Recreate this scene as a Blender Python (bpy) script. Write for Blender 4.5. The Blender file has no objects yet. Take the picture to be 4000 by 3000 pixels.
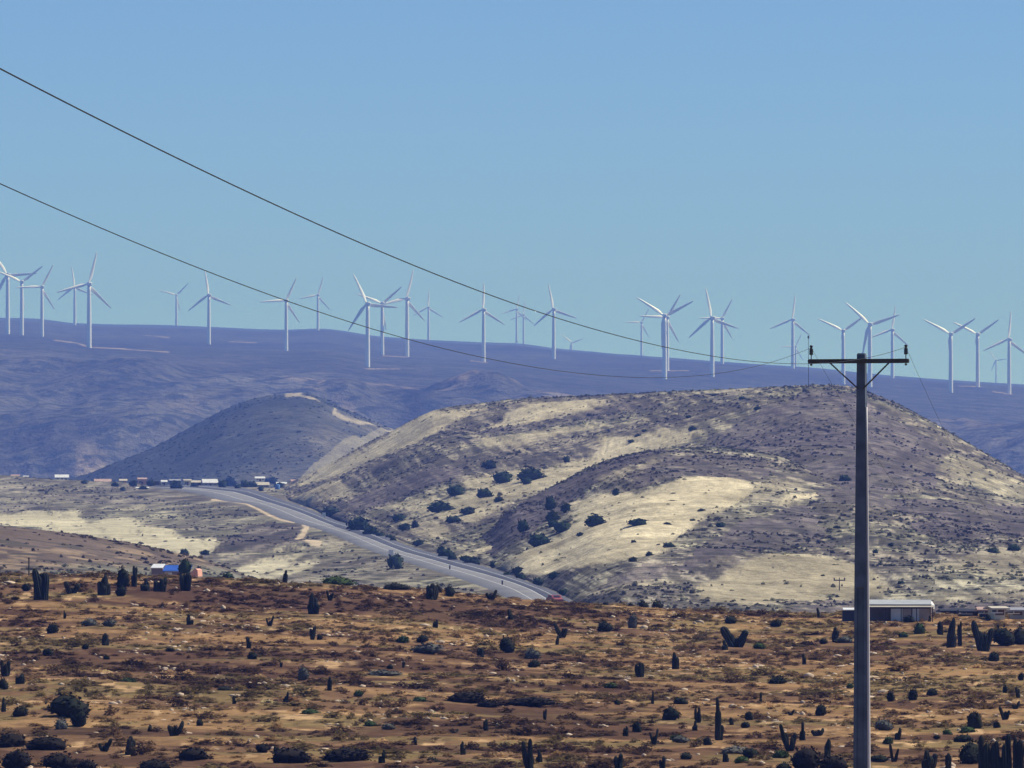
import bpy, math, random
import numpy as np
from mathutils import Vector, Matrix
from mathutils.bvhtree import BVHTree

random.seed(7)
RNG = np.random.default_rng(7)
R = math.radians
sc = bpy.context.scene
COL = sc.collection

# ------------------------------------------------------------------ camera
F = 26600.0            # focal length in photo pixels (240 mm equivalent telephoto)
HOR = 2030.0           # photo row of the eye level
cam = bpy.data.cameras.new('camera')
cam.sensor_width = 36.0
cam.lens = 36.0 * F / 4000.0
cam.shift_y = (HOR - 1500.0) / 4000.0
cam.clip_start = 1.0
cam.clip_end = 120000.0
cam_ob = bpy.data.objects.new('camera', cam)
COL.objects.link(cam_ob)
cam_ob.rotation_euler = (R(90), 0, 0)
sc.camera = cam_ob

# ------------------------------------------------------------------ light
SUN_EL, SUN_AZ = R(50), R(72)      # azimuth to the right of the view direction (+Y)
SUN = Vector((math.sin(SUN_AZ) * math.cos(SUN_EL), math.cos(SUN_AZ) * math.cos(SUN_EL), math.sin(SUN_EL)))
world = bpy.data.worlds.new('World')
sc.world = world
world.use_nodes = True
wt = world.node_tree
bg = wt.nodes['Background']
bg.inputs[1].default_value = 0.122
sky = wt.nodes.new('ShaderNodeTexSky')
sky.sky_type = 'NISHITA'
sky.sun_disc = False
sky.sun_elevation = SUN_EL
sky.sun_rotation = SUN_AZ
sky.altitude = 0
sky.air_density = 0.42
sky.dust_density = 0.0
sky.ozone_density = 8.5
wt.links.new(sky.outputs[0], bg.inputs[0])
sun = bpy.data.lights.new('sun', 'SUN')
sun.energy = 5.0
sun.angle = R(0.55)
sun.color = (1.0, 0.955, 0.91)
sun_ob = bpy.data.objects.new('sun', sun)
COL.objects.link(sun_ob)
sun_ob.rotation_euler = SUN.to_track_quat('Z', 'Y').to_euler()

vs = sc.view_settings
vs.view_transform = 'Standard'
vs.look = 'None'
vs.exposure = 0.2
vs.gamma = 1.0
vs.use_curve_mapping = False
sc.render.engine = 'CYCLES'
sc.cycles.use_denoising = True
sc.cycles.max_bounces = 4
sc.cycles.diffuse_bounces = 2
sc.cycles.volume_bounces = 0
sc.cycles.transparent_max_bounces = 8

HAZE_DENSITY = 1.12e-4
HAZE_COLOR = (0.155, 0.285, 1.0)


# ------------------------------------------------------------------ helpers
def tag(o, label=None, cat=None, group=None, kind=None):
    if label: o['label'] = label
    if cat: o['category'] = cat
    if group: o['group'] = group
    if kind: o['kind'] = kind
    return o


def empty(name, loc=(0, 0, 0), rz=0.0):
    o = bpy.data.objects.new(name, None)
    COL.objects.link(o)
    o.location = loc
    o.rotation_euler = (0, 0, rz)
    o.empty_display_size = 0.1
    return o


def link(name, mesh, parent=None, loc=(0, 0, 0), rot=(0, 0, 0), scale=(1, 1, 1)):
    o = bpy.data.objects.new(name, mesh)
    COL.objects.link(o)
    o.parent = parent
    o.location = loc
    o.rotation_euler = rot
    o.scale = scale
    return o


def at(px, py, d):
    """photo pixel at a distance -> world point"""
    return Vector(((px - 2000.0) / F * d, d, (HOR - py) / F * d))


def hash01(ix, iy, seed):
    h = (ix.astype(np.int64) * 374761393 + iy.astype(np.int64) * 668265263 + seed * 1442695041) & 0xFFFFFFFF
    h = ((h ^ (h >> 13)) * 1274126177) & 0xFFFFFFFF
    h = ((h ^ (h >> 16)) * 2246822519) & 0xFFFFFFFF
    h = h ^ (h >> 15)
    return (h & 0xFFFFFF) / float(0xFFFFFF)


def vnoise(x, y, seed=0):
    x = np.asarray(x, float); y = np.asarray(y, float)
    ix = np.floor(x); iy = np.floor(y)
    fx = x - ix; fy = y - iy
    fx = fx * fx * (3 - 2 * fx); fy = fy * fy * (3 - 2 * fy)
    a = hash01(ix, iy, seed); b = hash01(ix + 1, iy, seed)
    c = hash01(ix, iy + 1, seed); d = hash01(ix + 1, iy + 1, seed)
    return (a + (b - a) * fx) * (1 - fy) + (c + (d - c) * fx) * fy


def fbm(x, y, octv=4, seed=0, gain=0.5):
    s = 0.0; a = 1.0; t = 0.0
    for k in range(octv):
        s = s + a * vnoise(x * 2 ** k + 17.3 * k, y * 2 ** k - 9.1 * k, seed + k)
        t += a; a *= gain
    return s / t


def smooth(a, b, x):
    t = np.clip((x - a) / (b - a), 0, 1)
    return t * t * (3 - 2 * t)


def pchip(xk, yk, x):
    xk = np.asarray(xk, float); yk = np.asarray(yk, float)
    h = np.diff(xk); dl = np.diff(yk) / h
    m = np.zeros_like(yk)
    m[0], m[-1] = dl[0], dl[-1]
    for i in range(1, len(xk) - 1):
        if dl[i - 1] * dl[i] > 0:
            w1 = 2 * h[i] + h[i - 1]; w2 = h[i] + 2 * h[i - 1]
            m[i] = (w1 + w2) / (w1 / dl[i - 1] + w2 / dl[i])
    x = np.clip(x, xk[0], xk[-1])
    i = np.clip(np.searchsorted(xk, x) - 1, 0, len(h) - 1)
    t = (x - xk[i]) / h[i]
    return (yk[i] * (1 + 2 * t) * (1 - t) ** 2 + m[i] * h[i] * t * (1 - t) ** 2
            + yk[i + 1] * t * t * (3 - 2 * t) + m[i + 1] * h[i] * t * t * (t - 1))


def mesh_from(name, verts, faces, mat=None, smooth_shade=False):
    me = bpy.data.meshes.new(name)
    verts = np.asarray(verts, np.float32)
    if isinstance(faces, np.ndarray):
        n, k = faces.shape
        me.vertices.add(len(verts)); me.vertices.foreach_set('co', verts.ravel())
        me.loops.add(n * k); me.loops.foreach_set('vertex_index', faces.astype(np.int32).ravel())
        me.polygons.add(n)
        me.polygons.foreach_set('loop_start', np.arange(0, n * k, k, dtype=np.int32))
        me.update(calc_edges=True)
    else:
        me.from_pydata([tuple(map(float, v)) for v in verts], [], faces)
        me.update()
    if smooth_shade:
        me.polygons.foreach_set('use_smooth', [True] * len(me.polygons))
    if mat: me.materials.append(mat)
    return me


class MB:
    """collects simple solids into one mesh"""
    def __init__(self): self.v = []; self.f = []

    def box(self, x0, x1, y0, y1, z0, z1):
        b = len(self.v)
        self.v += [(x0, y0, z0), (x1, y0, z0), (x1, y1, z0), (x0, y1, z0), (x0, y0, z1), (x1, y0, z1), (x1, y1, z1), (x0, y1, z1)]
        self.f += [tuple(b + i for i in q) for q in ((0, 3, 2, 1), (4, 5, 6, 7), (0, 1, 5, 4), (1, 2, 6, 5), (2, 3, 7, 6), (3, 0, 4, 7))]
        return self

    def rings(self, rings, cap=True):
        b = len(self.v); n = len(rings[0])
        for r in rings: self.v += [tuple(p) for p in r]
        for i in range(len(rings) - 1):
            for j in range(n):
                k = (j + 1) % n
                self.f.append((b + i * n + j, b + i * n + k, b + (i + 1) * n + k, b + (i + 1) * n + j))
        if cap:
            self.f.append(tuple(b + j for j in reversed(range(n))))
            self.f.append(tuple(b + (len(rings) - 1) * n + j for j in range(n)))
        return self

    def lathe(self, prof, n=12, c=(0, 0)):
        return self.rings([[(c[0] + r * math.cos(2 * math.pi * j / n), c[1] + r * math.sin(2 * math.pi * j / n), z) for j in range(n)] for r, z in prof])

    def tube(self, pts, r, n=6):
        pts = [Vector(p) for p in pts]
        rings = []
        for i, p in enumerate(pts):
            t = (pts[min(i + 1, len(pts) - 1)] - pts[max(i - 1, 0)]).normalized()
            a = t.cross(Vector((0, 0, 1)))
            if a.length < 1e-3: a = t.cross(Vector((1, 0, 0)))
            a.normalize(); b = a.cross(t)
            rr = r[i] if isinstance(r, (list, tuple)) else r
            rings.append([p + a * rr * math.cos(2 * math.pi * j / n) + b * rr * math.sin(2 * math.pi * j / n) for j in range(n)])
        return self.rings(rings)

    def poly(self, pts, faces):
        b = len(self.v); self.v += pts
        self.f += [tuple(b + i for i in f) for f in faces]
        return self

    def mesh(self, name, mat, smooth_shade=False):
        return mesh_from(name, self.v, self.f, mat, smooth_shade)


# ------------------------------------------------------------------ materials
def new_mat(name, rough=0.9, spec=0.2):
    m = bpy.data.materials.new(name); m.use_nodes = True
    b = m.node_tree.nodes['Principled BSDF']
    b.inputs['Roughness'].default_value = rough
    b.inputs['Specular IOR Level'].default_value = spec
    return m, m.node_tree, b


def nd(nt, t, **kw):
    n = nt.nodes.new(t)
    for k, v in kw.items(): setattr(n, k, v)
    return n


def plain(name, col, rough=0.8, spec=0.2, scale=1.0, var=0.25, bump=0.0, metallic=0.0):
    """procedural colour with noise wear"""
    m, nt, b = new_mat(name, rough, spec)
    b.inputs['Metallic'].default_value = metallic
    geo = nd(nt, 'ShaderNodeNewGeometry')
    no = nd(nt, 'ShaderNodeTexNoise'); no.inputs['Scale'].default_value = scale; no.inputs['Detail'].default_value = 5
    nt.links.new(geo.outputs['Position'], no.inputs['Vector'])
    mr = nd(nt, 'ShaderNodeMapRange'); mr.inputs[1].default_value = 0.3; mr.inputs[2].default_value = 0.7
    mr.inputs[3].default_value = 1 - var; mr.inputs[4].default_value = 1 + var
    nt.links.new(no.outputs[0], mr.inputs[0])
    mx = nd(nt, 'ShaderNodeMix', data_type='RGBA', blend_type='MULTIPLY'); mx.inputs[0].default_value = 1
    mx.inputs[6].default_value = (*col, 1)
    nt.links.new(mr.outputs[0], mx.inputs[7])
    nt.links.new(mx.outputs[2], b.inputs['Base Color'])
    if bump:
        bp = nd(nt, 'ShaderNodeBump'); bp.inputs['Strength'].default_value = 0.6; bp.inputs['Distance'].default_value = bump
        nt.links.new(no.outputs[0], bp.inputs['Height']); nt.links.new(bp.outputs[0], b.inputs['Normal'])
    return m


def land_mat(name, s_mid, s_fine, shrub, shrub_scale, bump, speck=(0.5, 0.62), var=0.35):
    """terrain: painted land cover (attribute) broken up by noise, with small dark shrubs"""
    m, nt, b = new_mat(name, 1.0, 0.0)
    geo = nd(nt, 'ShaderNodeNewGeometry')
    at_ = nd(nt, 'ShaderNodeAttribute', attribute_name='land')
    n1 = nd(nt, 'ShaderNodeTexNoise'); n1.inputs['Scale'].default_value = s_mid; n1.inputs['Detail'].default_value = 6; n1.inputs['Roughness'].default_value = 0.65
    n2 = nd(nt, 'ShaderNodeTexNoise'); n2.inputs['Scale'].default_value = s_fine; n2.inputs['Detail'].default_value = 5; n2.inputs['Roughness'].default_value = 0.7
    n3 = nd(nt, 'ShaderNodeTexNoise'); n3.inputs['Scale'].default_value = shrub_scale; n3.inputs['Detail'].default_value = 3; n3.inputs['Roughness'].default_value = 0.6
    for n in (n1, n2, n3): nt.links.new(geo.outputs['Position'], n.inputs['Vector'])
    ad = nd(nt, 'ShaderNodeMath', operation='ADD'); nt.links.new(n1.outputs[0], ad.inputs[0]); nt.links.new(n2.outputs[0], ad.inputs[1])
    mr = nd(nt, 'ShaderNodeMapRange'); mr.inputs[1].default_value = 0.7; mr.inputs[2].default_value = 1.3
    mr.inputs[3].default_value = 1 - var; mr.inputs[4].default_value = 1 + var
    nt.links.new(ad.outputs[0], mr.inputs[0])
    mx = nd(nt, 'ShaderNodeMix', data_type='RGBA', blend_type='MULTIPLY'); mx.inputs[0].default_value = 1
    nt.links.new(at_.outputs['Color'], mx.inputs[6]); nt.links.new(mr.outputs[0], mx.inputs[7])
    sh = nd(nt, 'ShaderNodeMapRange', interpolation_type='SMOOTHSTEP')
    sh.inputs[1].default_value = speck[0]; sh.inputs[2].default_value = speck[1]; sh.inputs[3].default_value = 0; sh.inputs[4].default_value = 1
    nt.links.new(n3.outputs[0], sh.inputs[0])
    mu = nd(nt, 'ShaderNodeMath', operation='MULTIPLY'); nt.links.new(sh.outputs[0], mu.inputs[0]); nt.links.new(at_.outputs['Alpha'], mu.inputs[1])
    m2 = nd(nt, 'ShaderNodeMix', data_type='RGBA'); m2.inputs[7].default_value = (*shrub, 1)
    nt.links.new(mu.outputs[0], m2.inputs[0]); nt.links.new(mx.outputs[2], m2.inputs[6])
    nt.links.new(m2.outputs[2], b.inputs['Base Color'])
    bp = nd(nt, 'ShaderNodeBump'); bp.inputs['Strength'].default_value = 0.8; bp.inputs['Distance'].default_value = bump
    nt.links.new(ad.outputs[0], bp.inputs['Height']); nt.links.new(bp.outputs[0], b.inputs['Normal'])
    return m


def scrub_mat(name, cols, scale, rough=0.95, trans=0.0):
    """foliage whose hue drifts over the land and from plant to plant"""
    m, nt, b = new_mat(name, rough, 0.05)
    geo = nd(nt, 'ShaderNodeNewGeometry'); oi = nd(nt, 'ShaderNodeObjectInfo')
    n1 = nd(nt, 'ShaderNodeTexNoise'); n1.inputs['Scale'].default_value = scale; n1.inputs['Detail'].default_value = 4
    nt.links.new(geo.outputs['Position'], n1.inputs['Vector'])
    mr = nd(nt, 'ShaderNodeMapRange'); mr.inputs[1].default_value = 0.3; mr.inputs[2].default_value = 0.7; mr.inputs[3].default_value = 0; mr.inputs[4].default_value = 0.65
    nt.links.new(n1.outputs[0], mr.inputs[0])
    ma = nd(nt, 'ShaderNodeMath', operation='MULTIPLY_ADD'); ma.inputs[1].default_value = 0.35
    nt.links.new(oi.outputs['Random'], ma.inputs[0]); nt.links.new(mr.outputs[0], ma.inputs[2])
    cr = nd(nt, 'ShaderNodeValToRGB')
    el = cr.color_ramp.elements
    while len(el) < len(cols): el.new(0.5)
    for i, c in enumerate(cols):
        el[i].position = i / (len(cols) - 1); el[i].color = (*c, 1)
    nt.links.new(ma.outputs[0], cr.inputs[0])
    nt.links.new(cr.outputs[0], b.inputs['Base Color'])
    if trans:
        tb = nd(nt, 'ShaderNodeBsdfTranslucent'); nt.links.new(cr.outputs[0], tb.inputs[0])
        ms = nd(nt, 'ShaderNodeMixShader'); ms.inputs[0].default_value = trans
        nt.links.new(b.outputs[0], ms.inputs[1]); nt.links.new(tb.outputs[0], ms.inputs[2])
        nt.links.new(ms.outputs[0], nt.nodes['Material Output'].inputs[0])
    return m


M = {}
M['field'] = land_mat('field_soil', 0.14, 1.3, (0.05, 0.035, 0.03), 0.5, 0.10, (0.5, 0.66), 0.4)
M['valley'] = land_mat('valley_soil', 0.03, 0.25, (0.045, 0.05, 0.04), 0.16, 0.6)
M['hill'] = land_mat('hill_soil', 0.05, 0.4, (0.055, 0.055, 0.05), 0.2, 0.9, (0.48, 0.62), 0.45)
M['midhill'] = land_mat('dark_hill_soil', 0.03, 0.22, (0.04, 0.048, 0.045), 0.12, 2.6, (0.48, 0.6), 0.5)
M['far'] = land_mat('far_plateau_soil', 0.012, 0.085, (0.03, 0.038, 0.04), 0.045, 9.0, (0.47, 0.60), 0.6)
M['plain'] = plain('lowland_soil', (0.12, 0.10, 0.07), 1.0, 0.0, 0.01)
M['asphalt_old'] = plain('worn_asphalt', (0.185, 0.18, 0.175), 0.75, 0.3, 0.05, 0.16)
M['asphalt_new'] = plain('dark_asphalt', (0.085, 0.086, 0.098), 0.75, 0.3, 0.05, 0.2)
M['road_paint'] = plain('road_paint', (0.7, 0.7, 0.66), 0.7, 0.2, 0.5, 0.1)
M['white_steel'] = plain('white_turbine_paint', (0.9, 0.9, 0.89), 0.45, 0.4, 0.05, 0.03)
M['concrete'] = plain('dark_weathered_concrete', (0.10, 0.122, 0.165), 0.9, 0.15, 3.0, 0.25, 0.01)
M['timber'] = plain('dark_timber', (0.07, 0.062, 0.055), 0.85, 0.2, 6.0, 0.3, 0.005)
M['steel'] = plain('galvanised_steel', (0.09, 0.09, 0.095), 0.6, 0.4, 8.0, 0.2, 0, 0.5)
M['porcelain'] = plain('brown_porcelain', (0.028, 0.024, 0.022), 0.3, 0.5, 10.0, 0.15)
M['wire'] = plain('weathered_wire', (0.02, 0.021, 0.023), 0.6, 0.3, 1.0, 0.1)
M['cactus'] = scrub_mat('cactus_skin', [(0.016, 0.022, 0.017), (0.028, 0.032, 0.024), (0.036, 0.032, 0.028)], 0.6, 0.7)
M['bush'] = scrub_mat('dark_leaves', [(0.014, 0.018, 0.013), (0.02, 0.024, 0.017), (0.03, 0.026, 0.02)], 0.5)
M['mound'] = scrub_mat('black_brown_twigs', [(0.012, 0.011, 0.010), (0.02, 0.017, 0.015), (0.028, 0.022, 0.018)], 0.5)
M['green_bush'] = scrub_mat('green_leaves', [(0.03, 0.055, 0.018), (0.045, 0.07, 0.025), (0.06, 0.07, 0.03)], 0.5)
M['grey_bush'] = scrub_mat('grey_leaves', [(0.07, 0.075, 0.07), (0.10, 0.10, 0.085), (0.13, 0.12, 0.10)], 0.5)
M['valley_bush'] = scrub_mat('valley_leaves', [(0.02, 0.035, 0.022), (0.03, 0.05, 0.028), (0.045, 0.052, 0.03)], 0.05)
M['bark'] = plain('bark', (0.06, 0.045, 0.035), 0.95, 0.05, 4.0, 0.3)


# ------------------------------------------------------------------ terrain sheets
def curve(pts, u):
    p = np.array(pts, float)
    return np.stack([pchip(p[:, 0], p[:, k], u) for k in range(1, p.shape[1])], -1)


def const(u, py, d):
    return np.stack([np.full_like(u, py), np.full_like(u, d)], -1)


class Sheet:
    """a terrain sheet: rows run from near to far; every row gives (photo row, distance) along u"""
    def __init__(self, name, u, rows, ts, n, noise):
        self.u = u
        t = np.linspace(ts[0], ts[-1], n)
        rows = np.array(rows)                      # K,U,2
        # height instead of photo row, so that cross sections are smooth in the world
        d = np.zeros((n, len(u))); z = np.zeros((n, len(u)))
        K = len(ts); ts = np.array(ts, float)
        idx = np.clip(np.searchsorted(ts, t) - 1, 0, K - 2)
        zz = (HOR - rows[:, :, 0]) / F * rows[:, :, 1]; dd = rows[:, :, 1]

        def interp(Y):
            h = np.diff(ts)[:, None]; dl = np.diff(Y, axis=0) / h
            m = np.zeros_like(Y); m[0] = dl[0]; m[-1] = dl[-1]
            for i in range(1, K - 1):
                same = dl[i - 1] * dl[i] > 0
                w1 = 2 * h[i] + h[i - 1]; w2 = h[i] + 2 * h[i - 1]
                with np.errstate(divide='ignore', invalid='ignore'):
                    v = (w1 + w2) / (w1 / dl[i - 1] + w2 / dl[i])
                m[i] = np.where(same, v, 0)
            tt = ((t - ts[idx]) / np.diff(ts)[idx])[:, None]; hh = np.diff(ts)[idx][:, None]
            return (Y[idx] * (1 + 2 * tt) * (1 - tt) ** 2 + m[idx] * hh * tt * (1 - tt) ** 2
                    + Y[idx + 1] * tt * tt * (3 - 2 * tt) + m[idx + 1] * hh * tt * tt * (tt - 1))
        d = interp(dd); z = interp(zz)
        self.t = t
        X = (u[None, :] - 2000.0) / F * d
        self.px0 = np.broadcast_to(u[None, :], d.shape); self.py0 = HOR - z / d * F
        z = z + noise(X, d, self.px0, self.py0, np.broadcast_to(t[:, None], d.shape))
        self.P = np.stack([X, d, z], -1)
        self.py = HOR - z / d * F
        self.name = name

    def build(self, mat, paint):
        n, m = self.P.shape[:2]
        col, alpha = paint(self)
        i = np.arange(n - 1)[:, None] * m + np.arange(m - 1)[None, :]
        faces = np.stack([i, i + 1, i + 1 + m, i + m], -1).reshape(-1, 4)
        me = mesh_from(self.name, self.P.reshape(-1, 3), faces, mat, True)
        a = me.color_attributes.new('land', 'FLOAT_COLOR', 'POINT')
        rgba = np.concatenate([np.clip(col, 0.008, 0.75), np.clip(alpha, 0, 1)[..., None]], -1).astype(np.float32)
        a.data.foreach_set('color', rgba.reshape(-1))
        self.col = col; self.alpha = alpha
        o = link(self.name, me)
        tag(o, kind='structure')
        self.faces = faces
        self.ob = o
        return o

    def bvh(self):
        if not hasattr(self, '_b'):
            n, m = self.P.shape[:2]
            s = max(1, int(round(math.sqrt(n * m / 40000.0))))
            ri = np.unique(np.append(np.arange(0, n, s), n - 1)); ci = np.unique(np.append(np.arange(0, m, s), m - 1))
            Q = self.P[np.ix_(ri, ci)]; a, b = Q.shape[:2]
            i = np.arange(a - 1)[:, None] * b + np.arange(b - 1)[None, :]
            f = np.stack([i, i + 1, i + 1 + b, i + b], -1).reshape(-1, 4)
            self._b = BVHTree.FromPolygons([tuple(v) for v in Q.reshape(-1, 3).tolist()], f.tolist())
        return self._b

    def hit(self, px, py):
        dirn = at(px, py, 1.0).normalized()
        h = self.bvh().ray_cast(Vector((0, 0, 0)), dirn, 60000)
        return h[0]

    def drop(self, x, y):
        h = self.bvh().ray_cast(Vector((x, y, 5000)), Vector((0, 0, -1)), 20000)
        return h[0].z if h[0] else -10.0

    def scatter(self, n, weight):
        """n random points on the sheet; weight is per vertex (area is added here)"""
        P = self.P
        e1 = P[:-1, 1:] - P[:-1, :-1]; e2 = P[1:, :-1] - P[:-1, :-1]
        area = np.linalg.norm(np.cross(e1, e2), axis=-1)
        w = (area * weight[:-1, :-1]).ravel(); w /= w.sum()
        k = RNG.choice(len(w), n, p=w)
        i, j = np.divmod(k, P.shape[1] - 1)
        a = RNG.random((n, 1)); b = RNG.random((n, 1))
        return (P[i, j] * (1 - a) * (1 - b) + P[i, j + 1] * a * (1 - b) + P[i + 1, j] * (1 - a) * b + P[i + 1, j + 1] * a * b), i, j


def inpoly(x, y, poly):
    r = np.zeros(x.shape, bool)
    n = len(poly)
    for k in range(n):
        x1, y1 = poly[k]; x2, y2 = poly[(k + 1) % n]
        if y1 == y2: continue
        c = ((y1 > y) != (y2 > y)) & (x < (x2 - x1) * (y - y1) / (y2 - y1) + x1)
        r ^= c
    return r


def polydist(x, y, pts, sy=1.0):
    d = np.full(x.shape, 1e9)
    for (x1, y1), (x2, y2) in zip(pts[:-1], pts[1:]):
        dx, dy = x2 - x1, (y2 - y1) * sy
        L = dx * dx + dy * dy
        t = np.clip(((x - x1) * dx + (y - y1) * sy * dy) / L, 0, 1)
        d = np.minimum(d, np.hypot(x - x1 - t * dx, (y - y1) * sy - t * dy))
    return d


def cover(S, polys, warp=14, seed=3, lo=0.35):
    """land cover patches: feathered, roughened by noise, streaked down the slope"""
    x, y = S.px0, S.py0
    wx = (fbm(x / 60, y / 24, 4, seed) - 0.5) * 2 * warp * 2.4; wy = (fbm(x / 60, y / 24, 4, seed + 20) - 0.5) * 2 * warp
    fx, fy = fbm(x / 9, y / 4, 3, seed + 60) - 0.5, fbm(x / 9, y / 4, 3, seed + 70) - 0.5
    m = np.zeros(x.shape)
    for p, k in polys:
        acc = np.zeros(x.shape)
        for q in (0.0, 0.6, 1.25, 2.0):
            for sg in (1, -1):
                acc += inpoly(x + wx * 0.8 + sg * q * fx * 75, y + wy * 0.8 + sg * q * fy * 30 + sg * q * 2.2, p)
        m = np.maximum(m, acc / 8.0 * k)
    u, v = x + y * 1.9, y - x * 0.32            # streaks lie along the slope
    br = fbm(u / 70, v / 9, 5, seed + 40, 0.6)
    sp = fbm(x / 10, y / 5, 3, seed + 45)
    return np.clip(m, 0, 1) * smooth(lo - 0.16, lo + 0.18, br * 0.70 + sp * 0.30 + (m - 0.85) * 0.3 - 0.02)


def streaks(S, seed, a=90.0, b=11.0, sx=0.32):
    x, y = S.px0, S.py0
    return fbm((x + y * 1.9) / a, (y - x * sx) / b, 5, seed, 0.6)[..., None]


ROAD_L = [(560, 1928), (700, 1936), (800, 1946), (881, 1958), (971, 1969), (1044, 1999), (1098, 2026), (1170, 2045), (1242, 2064), (1315, 2092), (1370, 2117), (1423, 2140), (1496, 2166), (1580, 2192), (1671, 2220), (1762, 2247), (1852, 2278), (1942, 2310), (2001, 2342), (2050, 2375), (2110, 2420)]
ROAD_M = [(560, 1922), (700, 1928), (800, 1934), (917, 1941), (989, 1952), (1062, 1971), (1170, 2007), (1242, 2035), (1315, 2064), (1423, 2104), (1496, 2131), (1581, 2162), (1680, 2189), (1784, 2220), (1897, 2250), (2010, 2284), (2078, 2311), (2141, 2347), (2190, 2378), (2260, 2420)]
ROAD_R = [(560, 1917), (700, 1921), (800, 1923), (881, 1926), (953, 1931), (1025, 1943), (1098, 1957), (1152, 1975), (1224, 2004), (1315, 2040), (1387, 2064), (1460, 2091), (1581, 2136), (1671, 2162), (1784, 2193), (1897, 2221), (1988, 2252), (2078, 2288), (2169, 2322), (2223, 2351), (2270, 2380), (2330, 2420)]

VD = [(2620, 760), (2520, 900), (2420, 1080), (2350, 1200), (2250, 1400), (2150, 1650), (2050, 2000), (1960, 2500)]
vd_py = np.array([a for a, b in VD][::-1], float); vd_d = np.array([b for a, b in VD][::-1], float)


def vdepth(py): return pchip(vd_py, vd_d, np.asarray(py, float))


# --- foreground field
uG = np.linspace(-1500, 5500, 1100)
crest = [(-1500, 2232), (0, 2240), (300, 2243), (520, 2252), (760, 2264), (1000, 2276), (1300, 2287), (1700, 2314), (2000, 2346), (2200, 2360), (2400, 2370), (2700, 2388), (3200, 2402), (3700, 2404), (5500, 2412)]
cr = curve(crest, uG)[:, 0]
def zrow(z, d): return const(uG, HOR - z / d * F, d)
gl = lambda py, d, k: np.stack([py + (cr - 2320) * k, np.full_like(uG, d)], -1)
rowsG = [zrow(-1.7, 2), zrow(-3.6, 45), zrow(-8.2, 138), zrow(-12.6, 250), zrow(-14.2, 330), gl(3000, 380, 0), gl(2800, 430, 0.2), gl(2600, 500, 0.5), gl(2440, 570, 0.8),
         np.stack([cr, np.full_like(uG, 622)], -1), np.stack([cr + 45, np.full_like(uG, 668)], -1), gl(2500, 760, 0.6), gl(2640, 900, 0)]


def noiseG(X, d, px, py, t):
    a = smooth(300, 380, d)
    return a * ((fbm(X / 14, d / 14, 4, 1) - 0.5) * 0.7 + (fbm(X / 2.2, d / 2.2, 3, 5) - 0.5) * 0.28) + (1 - a) * (fbm(X / 6, d / 6, 3, 1) - .5) * .3


G = Sheet('field_ground', uG, rowsG, [0, .05, .1, .15, .2, .27, .42, .6, .76, .88, .92, .96, 1], 330, noiseG)


def paintG(S):
    X, Y = S.P[..., 0], S.P[..., 1]
    w = (fbm(X / 30, Y / 30, 3, 60) - 0.5) * 14
    a = fbm(X / 26, (Y + 0.3 * X + w) / 7, 5, 61, 0.52); b = fbm(X / 9, (Y - 0.2 * X) / 6, 5, 71, 0.55); c = fbm(X / 1.6, Y / 3.0, 4, 81)
    d = fbm(X / 24, (Y + 0.35 * X + w) / 6, 5, 76, 0.5)
    ochre = np.array([0.28, 0.168, 0.078]); olive = np.array([0.195, 0.142, 0.062]); brown = np.array([0.172, 0.101, 0.055]); dark = np.array([0.075, 0.041, 0.029]); pale = np.array([0.52, 0.335, 0.17])
    k1 = smooth(0.42, 0.56, a)[..., None]; k2 = smooth(0.50, 0.60, b)[..., None] * 0.8; k4 = smooth(0.535, 0.615, d)[..., None] * 0.85; k3 = smooth(0.66, 0.74, c)[..., None] * 0.8
    col = ochre * (1 - k1) + brown * k1
    col = col * (1 - k2) + olive * k2
    col = col * (1 - k4) + dark * k4
    col = col * (1 - k3 * (1 - k4)) + pale * k3 * (1 - k4)
    S.cover = np.clip(0.25 + 0.5 * k1[..., 0] + 0.5 * k2[..., 0] + 0.5 * k4[..., 0], 0, 1); S.dark = k4[..., 0]
    return col, 0.3 + 0.3 * k2[..., 0]


G.build(M['field'], paintG)

# --- valley with the road
uV = np.linspace(-1300, 5300, 950)
sag = smooth(2250, 2700, uV) * 130
edge = curve([(-1300, 1835, 3050), (0, 1861, 3050), (140, 1870, 3050), (300, 1884, 3000), (600, 1897, 2980), (900, 1903, 2950), (1150, 1905, 2900), (1500, 1980, 2800), (5300, 2060, 2700)], uV)
rowsV = [np.stack([py + sag, np.full_like(uV, d)], -1) for py, d in VD]
rowsV += [edge * 1.0, np.stack([edge[:, 0] + 40, edge[:, 1] + 350], -1), np.stack([edge[:, 0] + 90, edge[:, 1] + 1100], -1)]
rowsV[7] = np.stack([np.maximum(rowsV[7][:, 0], edge[:, 0] + 45), rowsV[7][:, 1]], -1)
road_mid = ROAD_M


def noiseV(X, d, px, py, t):
    near = np.minimum(polydist(px, py, ROAD_L, 2.2), np.minimum(polydist(px, py, ROAD_M, 2.2), polydist(px, py, ROAD_R, 2.2)))
    k = smooth(25, 120, near)
    return k * ((fbm(X / 60, d / 60, 4, 11) - 0.55) * 3.2 + (fbm(X / 9, d / 14, 4, 15) - 0.5) * 0.9) - (1 - k) * 0.25 * 0


V = Sheet('valley_ground', uV, rowsV, [0, .06, .12, .22, .36, .5, .66, .82, .92, .96, 1], 260, noiseV)

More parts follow.
